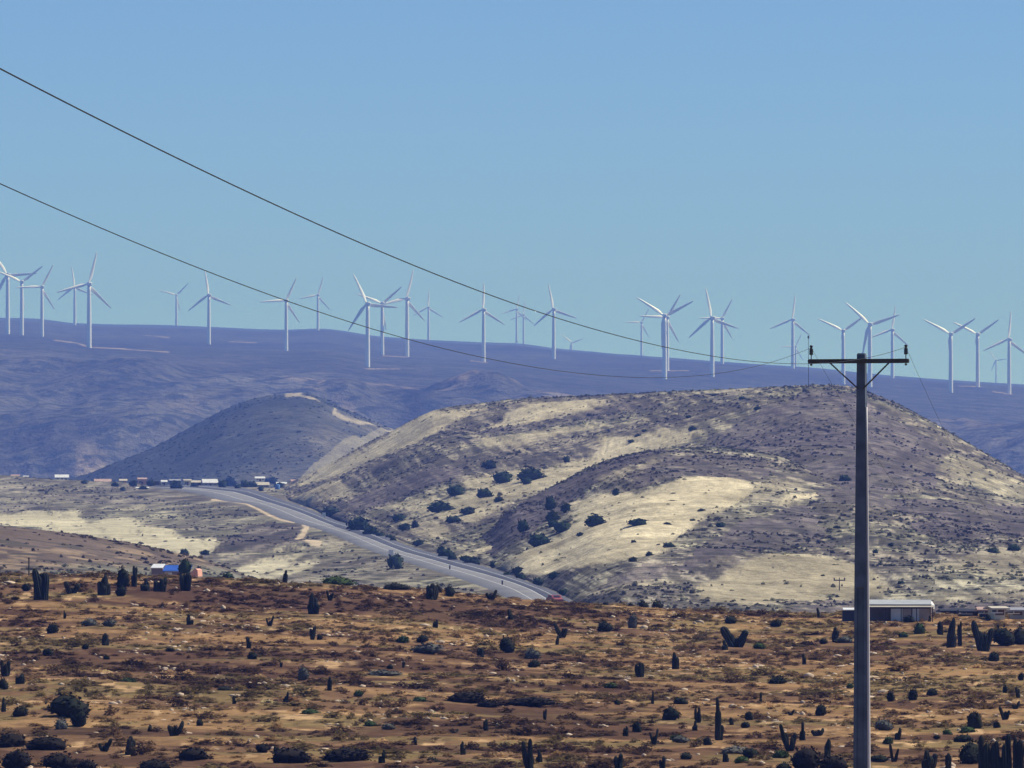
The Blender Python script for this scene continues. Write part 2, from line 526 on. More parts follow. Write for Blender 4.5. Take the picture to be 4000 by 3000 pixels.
TANV = [([(-900, 2020), (0, 2006), (150, 1990), (300, 1992), (340, 2035), (420, 2018), (500, 2006), (570, 2050), (640, 2056), (720, 2098), (850, 2088), (860, 2130), (780, 2172), (600, 2150), (400, 2116), (200, 2078), (0, 2050), (-900, 2020)], 1.0),
        ([(900, 2215), (1010, 2170), (1080, 2160), (1200, 2155), (1140, 2190), (1010, 2235)], 0.9),
        ([(1000, 2250), (1130, 2195), (1230, 2162), (1260, 2180), (1140, 2240)], 0.9),
        ([(860, 2262), (1000, 2248), (1100, 2230), (1090, 2290), (880, 2290)], 0.75),
        ([(1230, 2100), (1320, 2090), (1360, 2140), (1290, 2160), (1230, 2130)], 0.55),
        ([(850, 2150), (1000, 2140), (1250, 2122), (1240, 2132), (1000, 2152), (860, 2165)], 0.8),
        ([(0, 1950), (250, 1958), (500, 1968), (700, 1975), (650, 1985), (300, 1975), (0, 1965)], 0.35),
        ([(430, 1990), (560, 1965), (600, 1972), (520, 1995)], 0.6)]
TRACK1 = [(830, 1953), (900, 1957), (960, 1966), (1010, 1990), (1050, 2012), (1095, 2030), (1150, 2040)]
TRACK2 = [(1190, 2048), (1200, 2056), (1185, 2082), (1160, 2100), (1195, 2114), (1245, 2122)]


def paintV(S):
    x, y = S.px0, S.py0
    X, Y = S.P[..., 0], S.P[..., 1]
    a = fbm(X / 70, Y / 70, 5, 91)[..., None]; b = fbm(X / 18, Y / 18, 4, 95)[..., None]
    grey = np.array([0.175, 0.155, 0.12]); dark = np.array([0.09, 0.076, 0.067]); olive = np.array([0.20, 0.185, 0.13])
    k = smooth(0.42, 0.6, a)
    col = grey * (1 - k) + olive * k
    dk = smooth(0.5, 0.64, b)
    col = col * (1 - dk * 0.6) + dark * dk * 0.6
    pur = inpoly(x + 20 * (b[..., 0] - .5), y, [(850, 2120), (960, 2060), (1040, 2035), (1180, 2055), (1150, 2105), (1200, 2120), (1000, 2140), (820, 2165), (760, 2175)])[..., None] * 0.8
    col = col * (1 - pur) + np.array([0.085, 0.07, 0.068]) * pur
    st = streaks(S, 97, 120, 7, -0.1)
    col = col * (0.65 + 0.7 * smooth(0.3, 0.7, st)) + np.array([0.09, 0.08, 0.055]) * smooth(0.57, 0.7, st)
    tm = cover(S, TANV, 9, 5, 0.3)[..., None]
    tan = np.array([0.48, 0.43, 0.29]) * (0.66 + 0.36 * b + 0.32 * st)
    col = col * (1 - tm) + tan * tm
    tr = np.maximum(smooth(8, 3.5, polydist(x, y, TRACK1, 1.5)), smooth(13, 8, polydist(x, y, TRACK2, 1.2)))[..., None]
    col = col * (1 - tr) + np.array([0.50, 0.40, 0.27]) * tr
    S.tan = np.maximum(tm, tr)[..., 0]
    return col, 0.75 * (1 - S.tan)


V.build(M['valley'], paintV)

# --- near dark hillock on the left
uL = np.linspace(-1300, 1350, 420)
ridge = curve([(-1300, 1990), (-300, 2030), (0, 2052), (250, 2082), (500, 2122), (740, 2174), (850, 2205), (1000, 2262), (1200, 2330), (1350, 2360)], uL)[:, 0]
rowsL = [np.stack([np.maximum(2330, ridge + 40), np.full_like(uL, 1000)], -1), np.stack([(np.maximum(2330, ridge + 40) + ridge) / 2 + 10, np.full_like(uL, 1140)], -1),
         np.stack([ridge, np.full_like(uL, 1270)], -1), np.stack([ridge + 60, np.full_like(uL, 1370)], -1), np.stack([ridge + 260, np.full_like(uL, 1600)], -1)]
L = Sheet('hillock', uL, rowsL, [0, .4, .75, .86, 1], 130,
          lambda X, d, px, py, t: (fbm(X / 30, d / 30, 4, 31) - 0.5) * 1.2 + (fbm(X / 6, d / 6, 3, 35) - 0.5) * 0.5)


def paintL(S):
    X, Y = S.P[..., 0], S.P[..., 1]
    a = fbm(X / 22, Y / 22, 5, 101)[..., None]; b = fbm(X / 6, Y / 9, 4, 105)[..., None]
    col = np.array([0.125, 0.095, 0.075]) * (0.7 + 0.6 * a)
    k = smooth(0.5, 0.62, b) * smooth(2100, 2180, S.py0)[..., None] * 0.7
    col = col * (1 - k) + np.array([0.33, 0.24, 0.15]) * k
    g = smooth(2185, 2230, S.py0)[..., None] * smooth(.4, .6, a) * 0.75
    col = col * (1 - g) + np.array([0.20, 0.20, 0.15]) * g
    S.tan = k[..., 0]
    return col, 0.6 * np.ones(S.px0.shape)


L.build(M['valley'], paintL)

# --- main hill right of the road
uB = np.linspace(1020, 5300, 900)
road_r = [(x, y - 9) for x, y in ROAD_R if x > 1000]
base = curve([(1020, 1932)] + [q for q in road_r if q[0] > 1030] + [(2480, 2450), (5300, 2470)], uB)[:, 0]
ridB = curve([(1020, 1945, 2900), (1120, 1885, 2890), (1180, 1860, 2880), (1300, 1803, 2860), (1450, 1722, 2830), (1520, 1690, 2810), (1600, 1650, 2790), (1700, 1607, 2760), (1900, 1578, 2720), (2100, 1560, 2660), (2300, 1552, 2620), (2500, 1540, 2570), (2700, 1527, 2510), (2900, 1517, 2460), (3100, 1506, 2410), (3200, 1502, 2400), (3320, 1510, 2390), (3420, 1545, 2380), (3600, 1632, 2350), (3800, 1745, 2300), (4000, 1862, 2250), (4300, 2010, 2150), (5300, 2200, 1900)], uB)
bd = np.where(base < 1960, 2500 + (1960 - base) * 9.0, vdepth(base)) + 10
m1 = np.stack([base * 0.62 + ridB[:, 0] * 0.38, bd * 0.72 + ridB[:, 1] * 0.28], -1)
m2 = np.stack([base * 0.25 + ridB[:, 0] * 0.75, bd * 0.36 + ridB[:, 1] * 0.64], -1)
rowsB = [np.stack([base + 12, bd - 5], -1), np.stack([base, bd], -1), m1, m2, ridB, np.stack([ridB[:, 0] + 30, ridB[:, 1] + 180], -1), np.stack([ridB[:, 0] + 250, ridB[:, 1] + 900], -1)]


def noiseB(X, d, px, py, t):
    k = smooth(0.06, 0.3, t) * (0.35 + 0.65 * smooth(0.86, 0.7, t))
    # gullies that run down to the left
    g = fbm((X * 0.8 + d * 0.22) / 60, (d * 0.35 - X * 0.15) / 120, 4, 41)
    return k * ((g - 0.5) * 9 + (fbm(X / 14, d / 20, 4, 45) - 0.5) * 2.0)


B = Sheet('hill', uB, rowsB, [0, .05, .32, .62, .86, .92, 1], 250, noiseB)
TANB = [([(1090, 1900), (1180, 1858), (1250, 1818), (1400, 1748), (1530, 1680), (1680, 1606), (1800, 1590), (1930, 1580), (1870, 1604), (1750, 1640), (1690, 1684), (1610, 1742), (1480, 1790), (1350, 1850), (1200, 1895)], 1.0),
        ([(1990, 1600), (2090, 1562), (2400, 1560), (2290, 1592), (2180, 1602), (2060, 1645), (1900, 1668), (1850, 1694), (1930, 1640)], 0.9),
        ([(1880, 1722), (2050, 1690), (2180, 1655), (2390, 1640), (2360, 1655), (2200, 1680), (2060, 1720), (1900, 1745)], 0.75),
        ([(2440, 1610), (2560, 1590), (2665, 1568), (2660, 1580), (2540, 1606)], 0.6),
        ([(2000, 1800), (2100, 1798), (2260, 1760), (2350, 1735), (2330, 1700), (2480, 1695), (2600, 1668), (2750, 1672), (2690, 1695), (2600, 1730), (2400, 1772), (2300, 1830), (2200, 1870), (2000, 1960), (1850, 2030), (1650, 2012), (1600, 1985), (1700, 1960), (1850, 1900), (1800, 1865), (1900, 1830)], 0.8),
        ([(1120, 1960), (1250, 1900), (1320, 1900), (1400, 1930), (1290, 1960), (1180, 1980)], 0.7),
        ([(1480, 1975), (1600, 1960), (1700, 1930), (1720, 1945), (1610, 1985), (1500, 1990)], 0.8),
        ([(1560, 2030), (1700, 2010), (1780, 2060), (1700, 2090), (1640, 2080)], 0.6),
        ([(1740, 2195), (1830, 2150), (2000, 2092), (2080, 2100), (1900, 2150), (1800, 2190)], 0.95),
        ([(3600, 1780), (3800, 1800), (4000, 1900), (4300, 1990), (4300, 2010), (3900, 1930), (3700, 1850)], 0.45)]


def paintB(S):
    x, y = S.px0, S.py0
    X, Y = S.P[..., 0], S.P[..., 1]
    a = fbm(X / 80, Y / 100, 5, 111)[..., None]; b = fbm(X / 16, Y / 22, 4, 115)[..., None]
    grey = np.array([0.185, 0.16, 0.125]); olive = np.array([0.235, 0.215, 0.15]); dark = np.array([0.09, 0.08, 0.074])
    k = smooth(0.42, 0.58, a)
    col = grey * (1 - k) + olive * k
    dk = smooth(0.52, 0.66, b) * 0.7
    col = col * (1 - dk) + dark * dk
    st = streaks(S, 117)
    col = col * (0.62 + 0.78 * smooth(0.3, 0.7, st)) + np.array([0.17, 0.145, 0.09]) * smooth(0.52, 0.68, st)
    # dark scrub right of the spur that falls from the summit
    wx = (fbm(x / 60, y / 30, 4, 118) - 0.5) * 90
    dz = inpoly(x + wx, y, [(3160, 1520), (2960, 1612), (2740, 1705), (2580, 1755), (2800, 1950), (3600, 2000), (3700, 1760), (3450, 1600), (3330, 1530)])[..., None] * 0.75
    dz2 = inpoly(x + wx, y, [(1380, 1945), (1640, 1830), (1760, 1800), (1830, 1780), (1800, 1830), (1680, 1880), (1620, 1900), (1480, 1970), (1360, 1990)])[..., None] * 0.7
    dz3 = inpoly(x + wx, y, [(1900, 1655), (2050, 1645), (2250, 1600), (2450, 1560), (2560, 1570), (2400, 1620), (2200, 1650), (2000, 1690), (1850, 1715)])[..., None] * 0.55
    dz4 = inpoly(x + wx, y, [(1090, 1905), (1180, 1862), (1300, 1806), (1450, 1724), (1620, 1642), (1640, 1652), (1520, 1712), (1400, 1772), (1250, 1845), (1120, 1915)])[..., None] * 0.8
    dk = np.maximum.reduce([dz, dz2, dz3, dz4])
    col = col * (1 - dk) + np.array([0.125, 0.104, 0.108]) * (0.5 + 1.0 * b) * (0.7 + 0.6 * st) * dk
    tm = cover(S, TANB, 9, 7, 0.24)[..., None]
    tan = np.array([0.54, 0.465, 0.30]) * (0.5 + 0.45 * b + 0.5 * st) * (0.65 + 0.7 * fbm(X / 45, Y / 60, 3, 119)[..., None])
    col = col * (1 - tm) + tan * tm
    S.tan = tm[..., 0]
    return col, 0.85 * (1 - 0.9 * S.tan)


B.build(M['hill'], paintB)

# --- front spur
uS = np.linspace(1720, 5300, 800)
baseS = curve([(1720, 2172)] + [q for q in road_r if q[0] > 1750] + [(2480, 2450), (5300, 2470)], uS)[:, 0] - 1
ridS = curve([(1720, 2172, 1620), (1800, 2150, 1680), (1900, 2085, 1700), (2000, 1988, 1720), (2100, 1935, 1770), (2200, 1884, 1810), (2300, 1832, 1840), (2400, 1792, 1860), (2500, 1764, 1870), (2620, 1750, 1880), (2780, 1752, 1880), (2950, 1768, 1870), (3120, 1808, 1850), (3250, 1850, 1830), (3360, 1880, 1820), (3600, 1898, 1800), (3800, 1925, 1790), (4000, 1965, 1780), (5300, 2080, 1700)], uS)
sd = vdepth(baseS) + 4
ridS[:, 1] = np.maximum(ridS[:, 1], sd + 30)
n1 = np.stack([baseS * 0.60 + ridS[:, 0] * 0.40, sd * 0.70 + ridS[:, 1] * 0.30], -1)
n2 = np.stack([baseS * 0.22 + ridS[:, 0] * 0.78, sd * 0.34 + ridS[:, 1] * 0.66], -1)
rowsS = [np.stack([baseS + 12, sd - 5], -1), np.stack([baseS, sd], -1), n1, n2, ridS, np.stack([ridS[:, 0] + 25, ridS[:, 1] + 90], -1), np.stack([ridS[:, 0] + 300, ridS[:, 1] + 420], -1)]


def noiseS(X, d, px, py, t):
    k = smooth(0.04, 0.25, t) * (0.3 + 0.7 * smooth(0.87, 0.7, t))
    g = fbm((X * 0.8 + d * 0.2) / 45, (d * 0.4 - X * 0.15) / 90, 4, 51)
    return k * ((g - 0.5) * 5 + (fbm(X / 10, d / 14, 4, 55) - 0.5) * 1.3)


S2 = Sheet('spur', uS, rowsS, [0, .05, .34, .64, .88, .93, 1], 230, noiseS)
TANS = [([(2215, 1962), (2350, 1925), (2500, 1928), (2650, 1895), (2800, 1885), (2900, 1898), (2960, 1920), (2850, 1985), (2760, 2010), (2700, 2060), (2600, 2110), (2660, 2130), (2560, 2180), (2400, 2200), (2300, 2225), (2100, 2255), (1950, 2215), (2080, 2140), (2200, 2090), (2240, 2020)], 1.0),
        ([(2690, 2290), (2820, 2240), (2930, 2200), (3050, 2155), (3250, 2178), (3340, 2215), (3420, 2250), (3500, 2300), (3300, 2330), (3100, 2330), (2950, 2370), (2750, 2350)], 0.95),
        ([(3020, 1958), (3150, 1940), (3350, 1918), (3500, 1896), (3620, 1892), (3600, 1906), (3400, 1932), (3200, 1958), (3050, 1972)], 0.95),
        ([(3580, 2230), (3750, 2180), (3900, 2150), (4300, 2150), (4300, 2300), (3900, 2280), (3750, 2250)], 0.62),
        ([(2820, 1910), (3000, 1870), (3120, 1880), (3180, 1920), (3000, 1950), (2850, 1990)], 0.45),
        ([(2330, 1880), (2450, 1830), (2560, 1790), (2600, 1800), (2480, 1850), (2380, 1900)], 0.5),
        ([(2250, 2310), (2450, 2270), (2600, 2250), (2640, 2270), (2450, 2310), (2300, 2340)], 0.5),
        ([(3400, 2330), (3700, 2310), (4200, 2330), (4200, 2360), (3700, 2345), (3420, 2350)], 0.4)]


def paintS(S):
    x, y = S.px0, S.py0
    X, Y = S.P[..., 0], S.P[..., 1]
    a = fbm(X / 50, Y / 70, 5, 121)[..., None]; b = fbm(X / 11, Y / 16, 4, 125)[..., None]
    grey = np.array([0.19, 0.165, 0.132]); olive = np.array([0.245, 0.225, 0.16]); dark = np.array([0.095, 0.084, 0.078])
    k = smooth(0.42, 0.58, a)
    col = grey * (1 - k) + olive * k
    dk = smooth(0.5, 0.64, b) * 0.65
    col = col * (1 - dk) + dark * dk
    st = streaks(S, 127)
    col = col * (0.62 + 0.78 * smooth(0.3, 0.7, st)) + np.array([0.18, 0.155, 0.098]) * smooth(0.51, 0.68, st)
    wx = (fbm(x / 50, y / 22, 4, 128) - 0.5) * 80; wy = (fbm(x / 50, y / 22, 4, 138) - 0.5) * 30
    dz = [([(1850, 2110), (2000, 1985), (2200, 1880), (2400, 1788), (2560, 1752), (2680, 1748), (2560, 1775), (2400, 1850), (2280, 1930), (2180, 2000), (2080, 2080), (1900, 2180)], 0.85),
          ([(2520, 1800), (2700, 1770), (2950, 1790), (3050, 1850), (2900, 1890), (2700, 1880), (2500, 1910), (2430, 1880)], 0.6),
          ([(3080, 1990), (3400, 1950), (3700, 1960), (4200, 1990), (4300, 2120), (3900, 2110), (3500, 2100), (3330, 2180), (3050, 2140), (2850, 2180), (2650, 2240), (2750, 2110), (2900, 2030)], 0.78),
          ([(2330, 2290), (2500, 2210), (2620, 2200), (2600, 2240), (2450, 2290), (2350, 2330)], 0.6),
          ([(3020, 2390), (3250, 2320), (3600, 2330), (3900, 2360), (4200, 2370), (4200, 2400), (3000, 2405)], 0.6)]
    dm = np.zeros(x.shape)
    for p, q in dz: dm = np.maximum(dm, inpoly(x + wx, y + wy, p) * q)
    dm = dm[..., None]
    col = col * (1 - dm) + np.array([0.13, 0.108, 0.111]) * (0.5 + 1.0 * b) * (0.7 + 0.6 * st) * dm
    tm = cover(S, TANS, 10, 9, 0.22)[..., None]
    tan = np.array([0.57, 0.49, 0.318]) * (0.5 + 0.42 * b + 0.52 * st) * (0.62 + 0.72 * fbm(X / 30, Y / 45, 3, 129)[..., None])
    tan = tan * (1 - 0.3 * (smooth(2600, 2750, x) * smooth(2120, 2180, y))[..., None])
    col = col * (1 - tm) + tan * tm
    S.tan = tm[..., 0]
    return col, 0.85 * (1 - 0.93 * S.tan)


S2.build(M['hill'], paintS)

# --- dark hill behind the village
uC = np.linspace(-300, 2300, 420)
ridC = curve([(-300, 2020), (150, 1915), (320, 1864), (450, 1806), (600, 1742), (750, 1668), (900, 1594), (1000, 1558), (1100, 1541), (1180, 1536), (1250, 1550), (1330, 1590), (1400, 1622), (1530, 1688), (1700, 1755), (1900, 1840), (2300, 2000)], uC)[:, 0]
rowsC = [np.stack([np.maximum(1985, ridC + 20), np.full_like(uC, 3900)], -1), np.stack([np.maximum(1985, ridC + 20) * .55 + ridC * .45, np.full_like(uC, 4250)], -1),
         np.stack([ridC, np.full_like(uC, 4950)], -1), np.stack([ridC + 40, np.full_like(uC, 5250)], -1), np.stack([ridC + 260, np.full_like(uC, 5800)], -1)]
C = Sheet('dark_hill', uC, rowsC, [0, .4, .8, .88, 1], 170,
          lambda X, d, px, py, t: smooth(0.9, 0.7, t) * ((fbm((X + d * .3) / 110, d / 200, 4, 131) - 0.5) * 16) + (fbm(X / 22, d / 40, 4, 135) - 0.5) * 3.5)
TRACKC = [(1120, 1538), (1170, 1535), (1215, 1548), (1270, 1577), (1300, 1588), (1322, 1604), (1304, 1626), (1345, 1646), (1400, 1664), (1450, 1672), (1530, 1690)]


def paintC(S):
    x, y = S.px0, S.py0
    X, Y = S.P[..., 0], S.P[..., 1]
    a = fbm(X / 90, Y / 140, 5, 141)[..., None]; b = fbm(X / 25, Y / 40, 4, 145)[..., None]
    col = np.array([0.066, 0.074, 0.078]) * (0.35 + 0.8 * b + 0.5 * streaks(S, 147, 60, 9, 0.35))
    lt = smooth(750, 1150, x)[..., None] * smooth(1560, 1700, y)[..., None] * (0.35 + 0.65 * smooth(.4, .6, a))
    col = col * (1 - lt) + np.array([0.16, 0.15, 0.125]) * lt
    pm = inpoly(x + 40 * (a[..., 0] - .5), y, [(1120, 1890), (1220, 1800), (1340, 1740), (1440, 1695), (1540, 1688), (1500, 1720), (1380, 1790), (1250, 1860)])[..., None] * 0.8
    col = col * (1 - pm) + np.array([0.27, 0.245, 0.17]) * pm
    tr = smooth(8.5, 4, polydist(x, y, TRACKC, 1.3))[..., None] * 0.85
    col = col * (1 - tr) + np.array([0.42, 0.36, 0.26]) * tr
    S.tan = np.maximum(pm, tr)[..., 0]
    return col, 0.7 * (1 - S.tan)


C.build(M['midhill'], paintC)

# --- far plateau that carries the wind farm
uD = np.linspace(-1500, 5500, 900)
skyl = curve([(-1500, 1215), (-300, 1243), (0, 1252), (120, 1254), (300, 1272), (700, 1283), (1100, 1298), (1240, 1294), (1500, 1327), (1800, 1345), (2000, 1352), (2200, 1374), (2600, 1408), (2900, 1430), (3150, 1447), (3500, 1482), (3800, 1503), (4000, 1516), (5500, 1600)], uD)[:, 0]
SD = curve([(-1500, 12300), (0, 11800), (1500, 11800), (2200, 11200), (2800, 10400), (5500, 10200)], uD)[:, 0]
cst = lambda off, d: np.stack([skyl + off, d], -1)
k1 = np.full_like(uD, 1.0)
rowsD = [np.stack([np.maximum(skyl + 640, 1960), 6000 * k1], -1), cst(430, 6400 * k1), cst(260, 6900 * k1), cst(175, 7450 * k1), cst(105, 8350 * k1), cst(60, 9700 * k1 - (11800 - SD) * .5), cst(26, SD - 900), cst(0, SD),
         cst(3, SD + 1500), cst(5, SD + 6000), cst(60, SD + 8000)]


def noiseD(X, d, px, py, t):
    k = smooth(7950, 6900, d)
    return k * ((fbm(X / 350, d / 500, 4, 151) - 0.5) * 105 + (fbm(X / 110, d / 220, 4, 155) - 0.5) * 48) + smooth(5500, 7500, d) * (fbm(X / 160, d / 320, 3, 157) - .5) * 4


D = Sheet('far_plateau', uD, rowsD, [0, .12, .28, .42, .56, .68, .78, .86, .90, .96, 1], 240, noiseD)


def paintD(S):
    x, y = S.px0, S.py0
    X, Y = S.P[..., 0], S.P[..., 1]
    off = y - np.broadcast_to(skyl[None, :], y.shape)
    a = fbm(X / 260, Y / 420, 5, 161)[..., None]; b = fbm(X / 55, Y / 120, 4, 165)[..., None]
    top = np.array([0.082, 0.08, 0.064]); slope = np.array([0.095, 0.092, 0.085])
    k = smooth(90, 190, off)[..., None]
    c3 = fbm(X / 110, Y / 260, 5, 167, 0.6)[..., None]
    col = (top * (1 - k) + slope * k) * (0.1 + 0.8 * a + 1.15 * c3 * k + 0.55 * (1 - k))
    rav = np.exp(-(((x + (y - 1560) * 0.35 - 1655) / 55) ** 2))[..., None] * smooth(1490, 1540, y)[..., None]
    col = col * (1 - 0.55 * rav)
    r = smooth(0.53, 0.66, b) * k * 0.75 * smooth(0.40, 0.54, fbm(X / 500, Y / 600, 3, 169))[..., None]
    r = r * (0.75 - 0.55 * smooth(1800, 3000, x))[..., None]
    col = col * (1 - r) + np.array([0.36, 0.28, 0.21]) * r
    # pale tracks and turbine pads
    tr = np.zeros(x.shape)
    for p, w in (([(215, 1329), (300, 1340), (350, 1355), (480, 1360), (660, 1374)], 5), ([(570, 1312), (660, 1320)], 4), ([(900, 1337), (1000, 1341)], 4), ([(1495, 1389), (1590, 1394)], 4),
                 ([(1840, 1408), (1900, 1415)], 5), ([(1430, 1437), (1560, 1440)], 4), ([(2540, 1449), (2690, 1449)], 5), ([(3750, 1510), (3830, 1512)], 4), ([(3880, 1530), (3950, 1538)], 4)):
        tr = np.maximum(tr, smooth(w, w * .4, polydist(x, y, p, 2.0)))
    tr = tr[..., None] * 0.8
    col = col * (1 - tr) + np.array([0.40, 0.31, 0.22]) * tr
    return col, 0.75 * (1 - tr[..., 0])


D.build(M['far'], paintD)

# --- lowland everything stands on, out to the horizon
pl = mesh_from('lowland', [(-40000, -400, -32), (40000, -400, -32), (40000, 21000, -32), (-40000, 21000, -32)], [(0, 1, 2, 3)], M['plain'])
tag(link('lowland', pl), kind='structure')


# ------------------------------------------------------------------ road
def strip(name, left, right, mat, lift, inset=(0, 1), n=260):
    lp = np.array(left, float); rp = np.array(right, float)
    # parametrise both edges by distance, so that opposite points are abreast
    dl = vdepth_road(lp[:, 1]); dr = vdepth_road(rp[:, 1])
    ds = np.linspace(max(dl.min(), dr.min()), min(dl.max(), dr.max()), n)
    def pos(p, dd):
        o = np.argsort(dd); x = np.interp(ds, dd[o], p[o, 0]); y = np.interp(ds, dd[o], p[o, 1])
        return np.stack([(x - 2000) / F * ds, ds, (HOR - y) / F * ds], -1)
    A, Bq = pos(lp, dl), pos(rp, dr)
    z = np.array([max(V.drop(a[0], a[1]), V.drop(b[0], b[1])) for a, b in zip(A, Bq)])
    z = np.convolve(np.pad(z, 6, mode='edge'), np.ones(13) / 13, 'valid') + lift
    P0 = A + (Bq - A) * inset[0]; P1 = A + (Bq - A) * inset[1]
    P0[:, 2] = z; P1[:, 2] = z
    lo0 = P0.copy(); lo1 = P1.copy(); lo0[:, 2] -= 0.9; lo1[:, 2] -= 0.9
    sdv = (P0 - P1) / np.linalg.norm((P0 - P1)[:, :2], axis=1)[:, None]; lo0[:, :2] += sdv[:, :2] * 1.2; lo1[:, :2] -= sdv[:, :2] * 1.2
    vv = np.stack([lo0, P0, P1, lo1], 1).reshape(-1, 3)
    i = np.arange(n - 1)[:, None] * 4 + np.arange(3)[None, :]
    f = np.stack([i, i + 1, i + 5, i + 4], -1).reshape(-1, 4)
    return link(name, mesh_from(name, vv, f, mat))


def vdepth_road(py):
    py = np.asarray(py, float)
    return np.where(py < 1960, 2500 + (1960 - py) * 9.0, vdepth(np.maximum(py, 1960)))


tag(strip('road', ROAD_L, ROAD_M, M['asphalt_old'], 0.35), kind='structure')
tag(strip('dark_road', ROAD_M, ROAD_R, M['asphalt_new'], 0.45), kind='structure')
tag(strip('road_edge_line', ROAD_L, ROAD_M, M['road_paint'], 0.37, (0.955, 0.97)), kind='structure')
tag(strip('road_lane_line', ROAD_L, ROAD_M, M['road_paint'], 0.37, (0.485, 0.496)), kind='structure')
tag(strip('road_centre_line', ROAD_M, ROAD_R, M['road_paint'], 0.47, (0.492, 0.508)), kind='structure')


# ------------------------------------------------------------------ scatter of scrub (uncountable)
def instances(name, pts, scl, rot, src, label, cat, tint=None):
    me = bpy.data.meshes.new(name)
    n = len(pts)
    me.vertices.add(n); me.vertices.foreach_set('co', np.asarray(pts, np.float32).ravel())
    a = me.attributes.new('scl', 'FLOAT_VECTOR', 'POINT'); a.data.foreach_set('vector', np.asarray(scl, np.float32).ravel())
    a = me.attributes.new('rot', 'FLOAT_VECTOR', 'POINT'); a.data.foreach_set('vector', np.asarray(rot, np.float32).ravel())
    if tint is not None:
        a = me.attributes.new('tint', 'FLOAT_VECTOR', 'POINT'); a.data.foreach_set('vector', np.asarray(tint, np.float32).ravel())
    o = link(name, me)
    so = bpy.data.objects.new(name + '_plant', src)
    ng = bpy.data.node_groups.new(name, 'GeometryNodeTree')
    ng.interface.new_socket('Geometry', in_out='INPUT', socket_type='NodeSocketGeometry')
    ng.interface.new_socket('Geometry', in_out='OUTPUT', socket_type='NodeSocketGeometry')
    gi = ng.nodes.new('NodeGroupInput'); go = ng.nodes.new('NodeGroupOutput')
    ip = ng.nodes.new('GeometryNodeInstanceOnPoints'); inf = ng.nodes.new('GeometryNodeObjectInfo')
    inf.inputs['Object'].default_value = so
    inf.inputs['As Instance'].default_value = True
    for nm, sock in (('scl', 'Scale'), ('rot', 'Rotation')):
        na = ng.nodes.new('GeometryNodeInputNamedAttribute'); na.data_type = 'FLOAT_VECTOR'; na.inputs['Name'].default_value = nm
        ng.links.new(na.outputs[0], ip.inputs[sock])
    ng.links.new(gi.outputs[0], ip.inputs['Points']); ng.links.new(inf.outputs['Geometry'], ip.inputs['Instance'])
    ng.links.new(ip.outputs[0], go.inputs[0])
    md = o.modifiers.new('scatter', 'NODES'); md.node_group = ng
    tag(o, label, cat, None, 'stuff')
    return o


def ico(sub=1):
    import bmesh
    bm = bmesh.new(); bmesh.ops.create_icosphere(bm, subdivisions=sub, radius=1.0)
    v = np.array([x.co[:] for x in bm.verts]); f = np.array([[q.index for q in p.verts] for p in bm.faces]); bm.free()
    return v, f


def leaf_dome(name, mat, n, seed, leaf=0.16, flat=0.55, core=True, rag=0.35):
    """unit-wide shrub: leaf-sized faces spread through a lumpy dome, base at z=0, height about 1"""
    r = np.random.default_rng(seed)
    vs_, fs = [], []
    # lumps that make up the dome
    k = 11
    an = np.arange(k) * 2.4 + r.random(k); el = np.arcsin(np.linspace(0.05, 0.95, k))
    c = np.stack([np.cos(an) * np.cos(el) * 0.27, np.sin(an) * np.cos(el) * 0.27, 0.18 + np.sin(el) * 0.42], -1)
    c += r.normal(size=(k, 3)) * 0.045
    lr = 0.19 + 0.10 * r.random(k)
    if core:
        v, f = ico(2)
        d = v * np.array([0.30, 0.30, 0.55]) + np.array([0, 0, 0.2])
        # blow the core up to the lumps
        dirs = v / np.linalg.norm(v, axis=1)[:, None]
        best = np.zeros(len(v))
        for cc, rr in zip(c - np.array([0, 0, 0.2]), lr):
            pr = dirs @ cc; pd = (cc @ cc) - pr ** 2
            best = np.maximum(best, np.where(pd < rr * rr, pr + np.sqrt(np.maximum(rr * rr - pd, 0)), 0))
        best = np.maximum(best, 0.26) * 0.93
        v = dirs * best[:, None] + np.array([0, 0, 0.2]); v[:, 2] = np.maximum(v[:, 2], -0.03)
        vs_.append(v); fs.append(f)
    which = r.integers(0, k, n)
    d = r.normal(size=(n, 3)); d /= np.linalg.norm(d, axis=1)[:, None]
    rad = lr[which] * (0.75 + rag * r.random(n))
    p = c[which] + d * rad[:, None]
    p[:, 2] = np.abs(p[:, 2])
    a = r.normal(size=(n, 3)); a /= np.linalg.norm(a, axis=1)[:, None]
    b = np.cross(a, r.normal(size=(n, 3))); b /= np.linalg.norm(b, axis=1)[:, None]
    s = leaf * (0.5 + r.random((n, 1)))
    q = np.stack([p - a * s * 0.5, p + b * s * 0.35, p + a * s * 0.5, p - b * s * 0.35], 1).reshape(-1, 3)
    off = len(vs_[0]) if vs_ else 0
    i = np.arange(n) * 4 + off
    tri = np.concatenate([np.stack([i, i + 1, i + 2], -1), np.stack([i, i + 2, i + 3], -1)])
    vs_.append(q); fs.append(tri)
    v = np.concatenate(vs_)
    v[:, 2] /= np.percentile(v[:, 2], 98); w = np.percentile(np.abs(v[:, 0]), 97); v[:, :2] *= 0.5 / w
    return mesh_from(name, v, np.concatenate(fs), mat)


